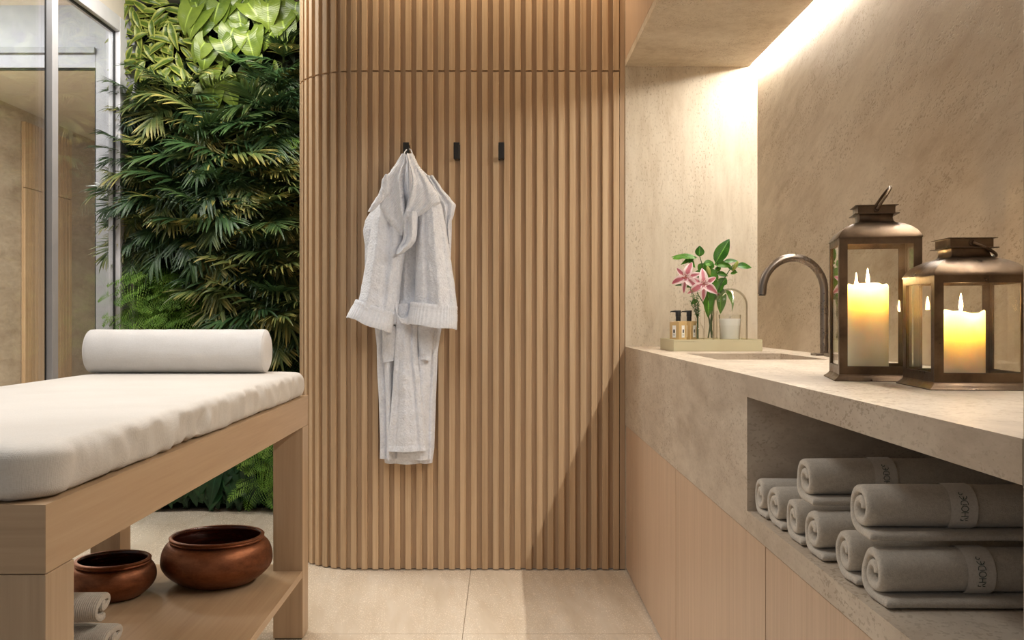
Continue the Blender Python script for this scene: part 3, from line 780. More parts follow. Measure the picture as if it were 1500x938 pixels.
def band(parent, path, arc, t, xc, wid, with_text, a0=None, a1=None):
    N = len(path)
    def pos(s, x, off):
        i = 0
        while i < N - 2 and arc[i + 1] < s: i += 1
        f = (s - arc[i]) / max(1e-6, arc[i + 1] - arc[i]); f = max(0, min(1, f))
        a, b = lerp(path[i][0], path[i + 1][0], f), lerp(path[i][1], path[i + 1][1], f)
        p0, p1 = path[max(i - 1, 0)], path[min(i + 2, N - 1)]; tx, tz = p1[0] - p0[0], p1[1] - p0[1]; l = math.hypot(tx, tz)
        return Vector((x, a + tz / l * off, b - tx / l * off))
    S0 = arc[9] * 0.9; total = arc[-1]
    # over the top and down the side facing the room
    sA, sB = a0, a1; b = MB(); P = []; nv = 60
    for j in range(nv):
        s = lerp(sA, sB, j / (nv - 1))
        for k in range(4): P.append(pos(s, xc + (k / 3 - .5) * wid, t * 0.47 + 0.0020))
    b.grid(P, 4, nv, [(p.x, p.z) for p in P]); o = b.build('band', M['band'], parent)
    if with_text:
        h = 0.0096; gap = 0.20; tot = sum(GL[c][0] for c in 'RHODES') + gap * 5
        s_start = sB - (sB - sA) * 0.21; sc_ = h * 0.58; q = MB()
        cur = 0
        for c in 'RHODES':
            wl, strokes = GL[c]
            for st in strokes:
                if c == 'O': st = st[:-1] + [st[0]]
                D = [];
                for (p0x, p0y), (p1x, p1y) in zip(st, st[1:]):
                    for kk in range(3): D.append((lerp(p0x, p1x, kk / 3), lerp(p0y, p1y, kk / 3)))
                D.append(st[-1])
                pts = [pos(s_start - (cur + gx) * sc_, xc + h / 2 - gy * h, t * 0.47 + 0.0028) for gx, gy in D]
                q.tube(pts, 0.00042, 5)
            cur += wl + gap
        q.build('lettering', M['letter'], o, sharp=0)
    return o

def rolled(label, x, y, z, H, L, seed, t=0.0135, turns=1.72, flap=0.047, bandx=None, text=False, tilt=0.0):
    r = thing('rolled_towel', label, 'towel', (x, y, z), tilt, 'rolled grey towels in the vanity shelf')
    o, path, arc = towel('towel_body', H, t, turns, 1.16, flap, L, M['towel'], r, seed)
    if bandx:
        # arc length of the outermost turn: from far side over the top to the bottom on the near side
        one = arc[10 + int(149 / turns)] - arc[10]
        band(r, path, arc, t, bandx, 0.037, text, arc[10] + one * 0.40, arc[10] + one * 0.97)
    return r
SH = NZ0 + 0.0006
H_ = 0.0775
NYc = 1.335
rolled('bottom near rolled towel of the front stack with a lettered band', 0.505, 1.300, SH, H_, 0.42, 1.1, bandx=0.132, text=True)
rolled('rolled towel at the bottom of the front stack, half hidden behind the lettered one', 0.503, 1.408, SH, H_, 0.42, 2.3)
rolled('topmost rolled towel of the front stack with a lettered band', 0.503, 1.345, SH + H_ + 0.001, H_, 0.42, 3.7, bandx=0.132, text=True, tilt=R(-1))
rolled('bottom rolled towel of the middle stack, the near one', 0.503, 1.545, SH, H_, 0.42, 4.2)
rolled('bottom rolled towel of the middle stack, the far one', 0.501, 1.650, SH, H_, 0.42, 5.9)
rolled('top rolled towel of the middle stack, its lettered band partly hidden', 0.503, 1.592, SH + H_ + 0.001, H_, 0.42, 6.4, bandx=0.125, text=True, tilt=R(1))
rolled('near one of the two single-layer rolled towels at the far end of the shelf', 0.503, 1.765, SH, H_, 0.40, 7.5)
rolled('far rolled towel against the far end of the shelf', 0.501, 1.862, SH, H_, 0.40, 8.8)

def folded():
    for i, (dx, dy, z, l) in enumerate([(0.030, -0.01, 0.2135, 'ribbed folded hand towel under another on the massage table shelf'), (0.0, 0.0, 0.2135 + 0.0725, 'ribbed folded hand towel on top of the small pile on the massage table shelf')]):
        r = thing('folded_towel', l, 'towel', (-0.938 + dx, 2.265 + dy, z), R(180 + (4 if i else -3)), 'folded towels on the massage table shelf')
        towel('towel_body', 0.072, 0.0185, 1.55, 2.5, -0.02, 0.26, M['towel_rib'], r, 11 + i * 3)
folded()
# ---------------------------------------------------------------- things on the counter
def faucet():
    px, py = 0.975, 2.89
    t = thing('basin_tap', 'tall brushed gunmetal swan-neck tap rising from the stone counter behind the basin', 'tap', (px, py, ZC))
    r = 0.0125; zc = 1.083 - ZC; R_ = 0.0935
    pts = [(0, 0, 0.006)] + [(0, 0, zc * k / 8) for k in range(1, 8)] + [(-R_ + R_ * math.cos(R(a)), 0, zc + R_ * 1.06 * math.sin(R(a))) for a in range(0, 181, 6)] + [(-2 * R_ - 0.001, 0, zc - 0.012)]
    MB().tube(pts, r, 28).build('spout', M['gunmetal'], t, sharp=50)
    MB().lathe([(0.0095, 0), (0.0105, -0.004), (0.004, -0.004), (0.004, 0.0)], 24, True, False, (-2 * R_ - 0.001, 0, zc - 0.0115)).build('aerator', M['black'], t)
    bx('base_plate', -0.033, 0.026, -0.026, 0.026, 0, 0.007, M['gunmetal'], t, bevel=0.0012)
    bx('lever_base', -0.022, 0.024, -0.150, -0.060, 0, 0.010, M['gunmetal'], t, bevel=0.0015)
    lv = MB().lathe([(0.013, 0), (0.013, 0.020), (0.0115, 0.022)], 28, True, True, (0.0, -0.105, 0.010)); lv.tube([(0, -0.105, 0.024), (-0.0, -0.155, 0.027)], [0.005, 0.004], 10)
    lv.build('lever', M['gunmetal'], t)
faucet()

def tray():
    t = thing('bathroom_tray', 'pale sage rectangular tray on the counter corner holding bottles and flowers', 'tray', (0.735, 3.385, ZC))
    hx, hy, h, w = 0.151, 0.136, 0.040, 0.006
    b = MB(); b.box(-hx, hx, -hy, hy, 0, h - 0.007)
    b.build('base', M['tray'], t, smooth=False, bevel=0.001)
    b = MB(); b.box(-hx, hx, -hy, -hy + w, h - 0.0069, h); b.box(-hx, hx, hy - w, hy, h - 0.0069, h); b.box(-hx, -hx + w, -hy + w, hy - w, h - 0.0069, h); b.box(hx - w, hx, -hy + w, hy - w, h - 0.0069, h)
    b.build('rim', M['tray'], t, smooth=False)
tray()
ZT = ZC + 0.0335

def soap():
    lm = Mat('bottle label'); lm.principled(srgb(236, 233, 228), 0.6)
    m = Mat('amber tinted soap'); n = m.noise(m.coords(), 8)
    m.principled(m.ramp(n, [(0.3, srgb(178, 150, 104)), (0.7, srgb(188, 160, 114))]), 0.12, 0, 0.6)
    M['soap'] = m.m
    for (px, Y, rot, l) in ((993.5, 3.33, 40, 'black-topped soap bottle with two white labels at the tray front'), (1009.5, 3.385, 42, 'black-topped soap bottle behind the other pump bottle')):
        p = at(px, 497, Y)
        t = thing('pump_bottle', l, 'bottle', (p.x, p.y, ZT), R(rot), 'square soap pump bottles on the tray')
        h = 0.0215; H = 0.069
        MB().sqlathe([(h * .93, 0), (h, 0.0015), (h, H - 0.004), (h * .95, H - 0.001), (h * .8, H)], 0.12, 3).build('bottle_body', M['soap'], t, sharp=30)
        MB().lathe([(0.0085, H), (0.0085, H + 0.016), (0.0095, H + 0.0165), (0.0095, H + 0.030), (0.0085, H + 0.0325)], 28).build('pump_head', M['blackp'], t)
        pm = t.children[-1]
        z = H + 0.0340; a = R(180 - rot); d = Vector((math.cos(a), math.sin(a), 0))
        MB().tube([d * -0.009 + Vector((0, 0, z)), d * 0.012 + Vector((0, 0, z)), d * 0.026 + Vector((0, 0, z - 0.0005)), d * 0.0275 + Vector((0, 0, z - 0.004))], [0.0042, 0.0034, 0.0018, 0.0015], 10).build('nozzle', M['blackp'], pm)
        for s in (0, 1):
            b = MB()
            if s == 0: b.box(-0.0075, 0.0075, -h - 0.0006, -h + 0.0002, 0.012, 0.054)
            else: b.box(-h - 0.0006, -h + 0.0002, -0.0075, 0.0075, 0.012, 0.054)
            lb = b.build('label', lm.m, t, smooth=False)
            q = MB()
            def rect(u0, u1, z0, z1):
                if s == 0: q.box(u0, u1, -h - 0.0011, -h - 0.0006, z0, z1)
                else: q.box(-h - 0.0011, -h - 0.0006, u0, u1, z0, z1)
            rect(-0.0032, 0.0032, 0.028, 0.040); rect(-0.0045, 0.0045, 0.0225, 0.0235); rect(-0.0035, 0.0035, 0.0195, 0.0203)
            q.build('label_print', M['blackp'], lb, smooth=False)
soap()

def cloche():
    p = at(1069.5, 497, 3.365)
    t = thing('glass_cloche', 'clear glass dome with round knob covering the candle on the tray', 'dome', (p.x, p.y, ZT))
    r = 0.0605; H = 0.185; pr = []
    pr.append((r + 0.002, 0.0)); pr.append((r + 0.001, 0.003)); pr.append((r, 0.006))
    zs = H - 0.062
    for k in range(1, 6): pr.append((r, lerp(0.006, zs, k / 5)))
    for k in range(1, 15):
        a = k / 14 * PI / 2; pr.append((max(0.006, r * math.cos(a)), zs + 0.062 * math.sin(a)))
    ins = [(max(0.001, q - 0.0026), max(0.0005, z - (0.0026 if z > zs else 0))) for q, z in pr[::-1]]
    g = Mat('dome glass')
    MB().lathe(pr + ins, 64, False, False).build('dome', M['glass_v'], t)
    kn = [(0.006, H - 0.001), (0.0045, H + 0.004), (0.005, H + 0.007), (0.0095, H + 0.012), (0.012, H + 0.019), (0.0095, H + 0.027), (0.004, H + 0.0305), (0.0, H + 0.031)]
    MB().lathe(kn, 32, False, False).build('knob', M['glass_v'], t)
    c = thing('jar_candle', 'white candle in a clear tumbler under the glass dome', 'candle', (p.x - 0.001, p.y, ZT + 0.0002))
    MB().lathe([(0.0, 0), (0.0325, 0.0), (0.034, 0.002), (0.039, 0.090), (0.0385, 0.091), (0.0372, 0.0905), (0.0325, 0.006), (0.0, 0.0055)], 48, False, False).build('tumbler', M['glass_v'], c)
    MB().lathe([(0.0, 0.0062), (0.0322, 0.0062), (0.0366, 0.077), (0.0355, 0.0775), (0.0, 0.0765)], 48, False, False).build('wax', M['waxwhite'], c)
    MB().tube([(0, 0, 0.0765), (0.0003, 0, 0.086)], 0.0007, 6).build('wick', M['wick'], c)
cloche()

# ---------------------------------------------------------------- leaves
def leaf_pts(L, W, prof='lance', nl=9, nw=4, fold=0.25, curl=0.5, wave=0.0, seed=0.0, heart=0.0):
    """leaf along +X, face up +Z; returns points, faces, uv"""
    P = []; UV = []
    for i in range(nl):
        v = i / (nl - 1)
        if prof == 'lance': w = W * (math.sin(PI * min(1, v ** 0.8)) ** 0.85)
        elif prof == 'strap': w = W * min(1, v * 6 + 0.25) * (1 - v ** 3) ** 0.8
        elif prof == 'heart': w = W * (max(0, 1 - v ** 1.7)) ** 0.9 * (0.86 + 0.14 * math.sin(v * PI))
        elif prof == 'petal': w = W * (math.sin(PI * (0.06 + 0.94 * v) ** 0.75)) ** 0.8 if v < 1 else 0
        else: w = W * math.sin(PI * v) ** 0.7
        if v >= 1: w = W * 0.02
        for k in range(nw + 1):
            s = k / nw * 2 - 1
            x = L * v - heart * L * abs(s) ** 1.5 * (1 - v) ** 3
            if heart and v == 0: w_ = W * (0.75 if abs(s) > .1 else 1); y = s * w_
            else: y = s * w
            z = fold * abs(y) + wave * L * 0.5 * nz(v * 3 + seed, s * 1.5, seed)
            a = curl * v; z += 0
            ca = curl * v / 2
            P.append(Vector((x * math.cos(ca), y, z - x * math.sin(ca)))); UV.append((k / nw, v))
    F = []
    for i in range(nl - 1):
        for k in range(nw): F.append((i * (nw + 1) + k, i * (nw + 1) + k + 1, (i + 1) * (nw + 1) + k + 1, (i + 1) * (nw + 1) + k))
    return P, F, UV
def frame(d, up=(0, 0, 1)):
    x = Vector(d).normalized(); u = Vector(up)
    y = u.cross(x)
    if y.length < 1e-4: y = Vector((0, 1, 0)).cross(x)
    y.normalize(); z = x.cross(y)
    return Matrix((x, y, z)).transposed()
def put(mb, leaf, at_, d, up=(0, 0, 1), roll=0.0):
    Mx = frame(d, up) @ Matrix.Rotation(roll, 3, 'X')
    P, F, UV = leaf; mb.add([Mx @ p + Vector(at_) for p in P], F, UV)

M['lilyleaf'] = leafmat('lily leaf', srgb(40, 92, 22), srgb(96, 152, 48), vein=0.5, rough=0.35)
M['lilypetal'] = leafmat('lily petal', srgb(206, 112, 132), srgb(220, 138, 152), rough=0.5, edge=srgb(246, 226, 228), trans=0.35)
M['bud'] = leafmat('lily bud', srgb(150, 160, 70), srgb(186, 190, 110), rough=0.5, trans=0.2)
M['stem'] = plain('green stem', srgb(62, 84, 36), 0.5)
M['stemd'] = plain('dark wet stem', srgb(66, 52, 34), 0.4)
M['anther'] = plain('lily anther', srgb(150, 70, 30), 0.8)
M['sprig'] = leafmat('sprig leaf', srgb(58, 110, 30), srgb(110, 160, 60), rough=0.5)

def flowers():
    vp = at(1041, 497, 3.43)
    v = thing('flower_vase', 'clear glass vase of lilies beside the glass dome on the tray', 'vase', (vp.x, vp.y, ZT))
    MB().lathe([(0.0, 0), (0.022, 0), (0.024, 0.002), (0.024, 0.02), (0.0235, 0.085), (0.025, 0.105), (0.024, 0.1055), (0.0222, 0.1), (0.0215, 0.02), (0.021, 0.007), (0, 0.007)], 48, False, False).build('vase_body', M['glass_v'], v)
    Y = 3.43
    def P(px, py, Yo=0.0): return at(px, py, Y + Yo)
    foot = Vector((vp.x, vp.y, ZT + 0.009)); neck = Vector((vp.x, vp.y, ZT + 0.105))
    def stempath(tip, k):
        a = foot + Vector((0.010 * math.cos(k * 2.4), 0.010 * math.sin(k * 2.4), 0)); n = neck + Vector((0.012 * math.cos(k * 2.4 + 2.5), 0.012 * math.sin(k * 2.4 + 2.5), 0))
        pts = []
        for i in range(11):
            f = i / 10
            pts.append(a.lerp(n, f * 2.2) if f < 0.45 else (n.lerp(tip, (f - .45) / .55) + Vector((0, 0, 0.010 * math.sin((f - .45) / .55 * PI)))))
        return pts
    def flower(root, c, d, size, roll):
        Mx = frame(d)
        for k in range(6):
            mb = MB(); a = k * PI / 3 + roll; ax = Mx @ Vector((0, math.cos(a), math.sin(a)))
            dirn = (Vector(d).normalized() * 0.48 + ax * 0.9).normalized()
            put(mb, leaf_pts(size * (1.0 if k % 2 else 0.93), size * (0.27 if k % 2 else 0.19), 'petal', 11, 6, 0.35, 1.5, 0.16, k * 3.1 + roll), Vector(c) + ax * 0.002, dirn, Vector(d))
            o = mb.build('petal', M['lilypetal'], root, useuv=True, sharp=0)
        mb = MB()
        for k in range(6):
            a = k * PI / 3 + 0.4; ax = Mx @ Vector((0, math.cos(a), math.sin(a))); e = Vector(c) + Vector(d).normalized() * size * .52 + ax * size * .13
            mb.tube([Vector(c), Vector(c) + Vector(d).normalized() * size * .3 + ax * size * .04, e], 0.0005, 5); mb.tube([e - ax * 0.0025, e + ax * 0.0025], 0.0011, 5)
        mb.build('stamens', M['anther'], root)
    def stalk(name, label, tip, k, leaves, flow=None, buds=(), cat='flower'):
        t = thing(name, label, cat, (0, 0, 0), 0, 'lily stems in the glass vase')
        pts = stempath(tip, k); MB().tube(pts, [0.0021] * 6 + [0.0017] * 5, 8).build('stem', M['stem'], t)
        for (a, b, wd, curl) in leaves:
            a = Vector(a); b = Vector(b); d = b - a; mb = MB()
            put(mb, leaf_pts(d.length * 1.06, wd * 1.75, 'lance', 11, 4, 0.3, curl, 0.05, a.x * 50), a, d + Vector((0, 0, d.length * curl * 0.45)), (0.1, -0.75, 0.65))
            mb.build('leaf', M['lilyleaf'], t, useuv=True, sharp=0)
        if flow: flower(t, *flow)
        for (a, b, r) in buds:
            a = Vector(a); b = Vector(b); mb = MB(); q = []
            prof = [0.25, .6, .85, 1, 1, .9, .7, .3]
            mb.tube([a.lerp(b, i / 7) for i in range(8)], [r * f for f in prof], 10); mb.build('bud', M['bud'], t, sharp=0)
        return t
    stalk('lily_stem', 'open pink lily facing sideways nearest the slatted wall', P(1004, 408), 0,
          [(P(1000, 378), P(986, 380), .006, .3), (P(1022, 378), P(986, 378), .008, .3), (P(1020, 376), P(999, 388), .006, .2), (P(1016, 420), P(990, 421), .005, .9), (P(1024, 420), P(1001, 421), .004, .1), (P(1004, 376), P(1018, 392), .008, .2)],
          (P(1006, 407, -0.02), (-0.35, -0.75, 0.10), 0.060, 0.3))
    stalk('lily_stem', 'open pink lily facing the room in the middle of the bouquet', P(1029, 418), 1,
          [(P(1038, 424), P(1038, 463, -.02), .012, .15), (P(1030, 398), P(1018, 410), .010, .3), (P(1022, 440), P(1013, 446), .006, .3), (P(1036, 392), P(1048, 420, -.01), .014, .2)],
          (P(1030, 417, -0.035), (0.0, -0.9, 0.12), 0.062, 0.52))
    stalk('lily_stem', 'leafy lily stem with the tall upright leaf above the glass dome', P(1052, 380), 2,
          [(P(1048, 386), P(1068, 352), .014, .1), (P(1046, 388), P(1071, 391), .011, .3), (P(1060, 384), P(1080, 383), .006, .2), (P(1048, 398), P(1056, 392), .006, .2), (P(1050, 402), P(1066, 405), .008, .4), (P(1055, 418), P(1064, 408), .010, .2), (P(1048, 430), P(1062, 408, -.0), .009, .3)], None,
          [(P(1040, 404, -.02), P(1036, 390, -.02), .0075)])
    stalk('lily_stem', 'leafy lily stem reaching towards the tap with a green bud', P(1074, 388), 3,
          [(P(1079, 391), P(1102, 394), .009, .6), (P(1066, 392), P(1080, 400), .005, .2), (P(1056, 420), P(1056, 458, .01), .011, .1), (P(1062, 424), P(1078, 458, .01), .008, .9), (P(1044, 384), P(1030, 392), .009, .3), (P(1032, 388), P(1044, 386), .009, .3), (P(1070, 402), P(1080, 399), .004, .2)], None,
          [(P(1073, 397, -.01), P(1081, 383, -.01), .0075)])
    stalk('lily_stem', 'leafy lily stem with a small round upright leaf at the top', P(1025, 376), 4,
          [(P(1024, 376), P(1025, 361), .010, .0), (P(1036, 392), P(1044, 384), .012, .2), (P(1040, 400), P(1052, 410), .013, .3), (P(1032, 386), P(1026, 400), .010, .4), (P(1044, 440), P(1054, 420), .012, .2)], None, ())
    # small bottle with a leafy sprig
    bp = at(1022, 497, 3.36)
    t = thing('bud_vase', 'small clear glass bottle with a leafy sprig beside the soap bottles', 'vase', (bp.x, bp.y, ZT))
    MB().lathe([(0, 0), (0.020, 0), (0.0215, 0.002), (0.0215, 0.035), (0.019, 0.050), (0.011, 0.060), (0.0095, 0.066), (0.0095, 0.078), (0.011, 0.081), (0.0095, 0.0815), (0.008, 0.078), (0.008, 0.066), (0.0095, 0.058), (0.0175, 0.048), (0.0195, 0.034), (0.0195, 0.006), (0, 0.0055)], 40, False, False).build('bottle_body', M['glass_v'], t)
    s = thing('leafy_sprig', 'small-leaved green sprig standing in the little glass bottle', 'sprig', (bp.x, bp.y, ZT + 0.008))
    q = MB(); lf = MB(); r2 = random.Random(5)
    for k in range(7):
        a = k * 0.9; tip = Vector((-0.012 + 0.016 * math.cos(a), 0.012 * math.sin(a), 0.13 + 0.018 * (k % 4))); base = Vector((0.003 * math.cos(a), .003 * math.sin(a), 0)); mid = Vector((0.002 * math.cos(a), 0.002 * math.sin(a), 0.07))
        pts = [base, mid.lerp(base, .3), mid, mid.lerp(tip, .5) + Vector((0, 0, .004)), tip]; q.tube(pts, 0.0008, 5)
        for i in range(22):
            f = 0.1 + 0.9 * i / 21; c = mid.lerp(tip, f); b_ = i * 2.4 + k
            put(lf, leaf_pts(r2.uniform(.008, .013), .0026, 'lance', 4, 2, .3, .3), c, (math.cos(b_), math.sin(b_) - .2, 0.45), (0, -.3, 1))
    q.build('stems', M['stem'], s); lf.build('leaves', M['sprig'], s, useuv=True, sharp=0)
flowers()

# ---------------------------------------------------------------- lanterns
def lantern(label, loc, yaw, w, he, domeh, neckh, bail, seed):
    h = w / 2
    t = thing('candle_lantern', label, 'lantern', loc, yaw, 'antique bronze lanterns on the counter')
    b = MB(); b.sqlathe([(h + .0085, 0), (h + .0095, .0012), (h + .0085, .0026), (h + .0045, .0055), (h + .0012, .0090), (h, .0115), (h - .003, .0118), (h - .006, .0095)], 0.004, 2)
    b.build('base', M['bronze'], t, sharp=30)
    z0, z1 = 0.0118, he; st = 0.0145; rb = 0.0150; rt = 0.0125; th = 0.0022
    f = MB()
    for sx in (-1, 1):
        for sy in (-1, 1):
            xa, xb = sorted((sx * h, sx * (h - st))); ya, yb = sorted((sy * h, sy * (h - th))); f.box(xa, xb, ya, yb, z0, z1)
            xa, xb = sorted((sx * h, sx * (h - th))); ya, yb = sorted((sy * (h - th), sy * (h - st))); f.box(xa, xb, ya, yb, z0, z1)
    for s in (-1, 1):
        for (a, c) in ((z0, z0 + rb), (z1 - rt, z1)):
            ya, yb = sorted((s * h, s * (h - th))); f.box(-h + st, h - st, ya, yb, a, c)
            f.box(ya, yb, -h + st, h - st, a, c)
    f.build('frame', M['bronze'], t, smooth=False)
    g = h - th - 0.0022
    for s in (-1, 1):
        MB().box(-g, g, *sorted((s * g, s * (g + .0016))), z0 + 0.006, z1 - 0.002).build('glass_pane', M['glass'], t, smooth=False)
        MB().box(*sorted((s * g, s * (g + .0016))), -g + .0018, g - .0018, z0 + 0.006, z1 - 0.002).build('glass_pane', M['glass'], t, smooth=False)
    bx('floor_plate', -g, g, -g, g, z0 - .003, z0 + 0.0035, M['bronze'], t)
    d = domeh
    out = [(h + .0012, he - .001), (h + .0012, he + .0006), (h * .975, he + .22 * d), (h * .91, he + .44 * d), (h * .80, he + .66 * d), (h * .66, he + .84 * d), (h * .53, he + .95 * d), (h * .46, he + d), (h * .425, he + d + .15 * neckh), (h * .405, he + d + .5 * neckh), (h * .41, he + d + .85 * neckh), (h * .43, he + d + neckh)]
    inn = [(q - .0018, z - .0016) for q, z in out[::-1]]; inn[-1] = (h - .002, he - .001)
    MB().sqlathe(out + inn, 0.003, 2, False, False).build('roof', M['bronze'], t, sharp=35)
    zc = he + d + neckh; ch = 0.0165; c = h * .46
    MB().sqlathe([(c * .6, zc), (c + .0065, zc), (c + .0065, zc + .0012), (c, zc + .0018), (c, zc + ch - .0014), (c + .005, zc + ch - .0010), (c + .005, zc + ch), (c * .4, zc + ch)], 0.0015, 1).build('cap', M['bronze'], t, sharp=30)
    e = MB(); ze = zc + ch * .5
    for s in (-1, 1): e.tube([(0.0042 * math.cos(a), s * (c + .0015), ze + 0.0042 * math.sin(a)) for a in [2 * PI * k / 20 for k in range(20)]], 0.0013, 8, closed=True)
    e.build('eyelets', M['bronze'], t)
    Rb = c + 0.0035; L = bail[1]; dirn = Vector((math.sin(bail[0]), 0, math.cos(bail[0]))); pts = []
    for k in range(33):
        a = PI * k / 32; y = -Rb * math.cos(a) * (1 + .10 * math.sin(a)); pts.append(Vector((0, y, ze)) + dirn * (L * math.sin(a) ** 0.75))
    MB().tube(pts, 0.0027, 10).build('bail_handle', M['bronze'], t)
    return t

FL = []
def candle(label, loc, r, H, seed):
    t = thing('pillar_candle', label, 'candle', loc, 0, 'lit pillar candles in the lanterns')
    N = 72; V = []; F = []
    cav = 0.055
    def rim(a): return 0.0022 * math.sin(a * 3 + seed) + 0.0015 * math.sin(a * 5 + seed * 2) + 0.0012 * math.sin(a * 2 - seed)
    prof = [(r * .97, 0), (r, 0.002)] + [(r, lerp(0.002, H - 0.004, k / 12)) for k in range(1, 13)] + [(r * .985, H - .001), (r * .95, H), (r * .90, H - .0015), (r * .86, H - .006), (r * .80, H - .018), (r * .70, H - .034), (r * .50, H - .047), (r * .25, H - cav + .002), (0.002, H - cav)]
    for q, z in prof:
        for i in range(N):
            a = 2 * PI * i / N; k = max(0, min(1, (z - H + .03) / .03)) if q > r * .75 else 0
            V.append((q * math.cos(a), q * math.sin(a), z + rim(a) * k))
    n = len(prof)
    for j in range(n - 1):
        for i in range(N): F.append((j * N + i, j * N + (i + 1) % N, (j + 1) * N + (i + 1) % N, (j + 1) * N + i))
    F.append(tuple(range(N))[::-1]); F.append(tuple((n - 1) * N + i for i in range(N)))
    mesh('wax_body', V, F, M['wax'], t, sharp=0)
    MB().tube([(0, 0, H - cav), (0.0004, 0, H - .02), (0.001, 0, H + 0.004)], 0.0011, 8).build('wick', M['wick'], t)
    fp = [(0.0, 0), (0.0018, 0.0015), (0.0030, 0.005), (0.0031, 0.009), (0.0023, 0.015), (0.0012, 0.022), (0.0004, 0.028), (0.0, 0.029)]
    o = MB().lathe(fp, 20, False, False).build('flame', M['flame'], t, loc=(0.001, 0, H + 0.001))
    FL.append(Vector(loc) + Vector((0, 0, H)))
    return t

def lanterns():
    y1 = R(-12); w = 0.140
    c1 = Vector((0.608, 1.722, ZC)) + Vector((math.cos(y1), math.sin(y1), 0)) * w / 2 + Vector((-math.sin(y1), math.cos(y1), 0)) * w / 2
    lantern('taller bronze candle lantern with its ring handle upright, nearest the tap', c1, y1, w, 0.2585, 0.030, 0.015, (R(33), 0.052), 1)
    candle('taller lit ivory pillar candle inside the tall lantern', (c1.x - 0.012, c1.y, ZC + 0.0154), 0.0372, 0.160, 1.0)
    y2 = R(-4.6); w2 = 0.146
    c2 = Vector((0.682, 1.507, ZC)) + Vector((math.cos(y2), math.sin(y2), 0)) * w2 / 2 + Vector((-math.sin(y2), math.cos(y2), 0)) * w2 / 2
    lantern('shorter bronze candle lantern with its handle folded down, beside the end pier', c2, y2, w2, 0.1815, 0.030, 0.015, (R(113), 0.052), 2)
    candle('shorter lit ivory pillar candle inside the low lantern', (c2.x - 0.008, c2.y - 0.005, ZC + 0.0154), 0.0372, 0.108, 2.6)
    for p in FL:
        for dz, pw, rr in ((-0.012, 0.60, 0.005),):
            l = bpy.data.lights.new('candle_light', 'POINT'); l.energy = pw; l.color = (1.0, 0.80, 0.48); l.shadow_soft_size = rr
            o = bpy.data.objects.new('candle_light', l); o.location = p + Vector((0.001, 0, dz)); col.objects.link(o)
lanterns()
# ---------------------------------------------------------------- planted wall
M['palm'] = leafmat('palm leaflet', srgb(38, 68, 42), srgb(78, 114, 64), tip=srgb(186, 164, 92), rough=0.38, trans=0.15, tipstart=0.25)  # tan tip tint paints in the yellow of lit leaflets
M['palmstem'] = plain('palm rib', srgb(70, 84, 40), 0.5)
M['fern'] = leafmat('fern frond', srgb(98, 148, 48), srgb(160, 198, 92), rough=0.55, trans=0.3)
M['ferndk'] = leafmat('deep fern frond', srgb(36, 76, 30), srgb(78, 122, 52), rough=0.5, trans=0.2)
M['heart'] = leafmat('heart leaf', srgb(58, 82, 24), srgb(110, 128, 50), rough=0.34, vein=0.6, trans=0.2)
M['varieg'] = leafmat('variegated leaf', srgb(66, 92, 30), srgb(112, 130, 52), rough=0.35, edge=srgb(146, 152, 72), trans=0.25)
M['broad'] = leafmat('dark broad leaf', srgb(22, 52, 30), srgb(42, 80, 44), rough=0.28, vein=0.25, trans=0.1)
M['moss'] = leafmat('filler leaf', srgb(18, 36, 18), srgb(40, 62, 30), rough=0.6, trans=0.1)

HID = (0, 0, -50)
def frond(L, seed, pairs=13, lw=0.0066, ll=0.155):
    r = random.Random(seed); mb = MB(); st = MB(); pts = []
    bend = r.uniform(.5, .95)
    for k in range(13):
        f = k / 12; a = bend * f; pts.append(Vector((L * (math.sin(a) / bend if bend else f), 0.012 * math.sin(f * 3 + seed), -L * (1 - math.cos(a)) / bend)))
    st.tube(pts, [lerp(.0022, .0007, k / 12) for k in range(13)], 5)
    for k in range(pairs):
        f = 0.22 + 0.78 * (k + .5) / pairs; i = min(11, int(f * 12)); p = pts[i].lerp(pts[i + 1], f * 12 - i); tn = (pts[i + 1] - pts[i]).normalized()
        for s in (-1, 1):
            ang = R(lerp(62, 22, f) + r.uniform(-6, 6)); l = ll * (0.55 + 0.6 * math.sin(PI * min(1, f * .92 + .1))) * r.uniform(.88, 1.1)
            d = tn * math.cos(ang) + Vector((0, s, 0)) * math.sin(ang) + Vector((0, 0, 0.12 - .05 * r.random()))
            put(mb, leaf_pts(l, lw * r.uniform(.85, 1.15), 'strap', 6, 2, 0.5, r.uniform(.15, .6)), p, d, (0, 0, 1), s * 0.25)
    put(mb, leaf_pts(ll * .7, lw, 'strap', 6, 2, .5, .6), pts[-1], pts[-1] - pts[-2])
    return mb, st
def fernfrond(L, seed, mat_key):
    r = random.Random(seed); mb = MB(); pts = []; bend = r.uniform(1.0, 1.5)
    for k in range(15):
        f = k / 14; a = bend * f; pts.append(Vector((L * math.sin(a) / bend, 0, -L * (1 - math.cos(a)) / bend)))
    for k in range(12):
        f = 0.12 + .88 * (k + .5) / 12; i = min(13, int(f * 14)); p = pts[i].lerp(pts[i + 1], f * 14 - i); tn = (pts[i + 1] - pts[i]).normalized()
        l = 0.062 * math.sin(PI * (0.25 + 0.72 * f)) + 0.006
        for s in (-1, 1):
            d = tn * .5 + Vector((0, s, 0)) * .85
            q = [p + d.normalized() * l * g for g in (0.15, .38, .6, .8, 1.0)]
            for g, c in enumerate(q):
                w = .0078 * (1 - g * .13)
                for s2 in (-1, 1):
                    put(mb, leaf_pts(w * 1.45, w * .30, 'lance', 4, 2, .2, .4), c, d.normalized() * .5 + tn * s2 * .8 + Vector((0, 0, r.uniform(-.2, .3))), (0, 0, 1))
    return mb
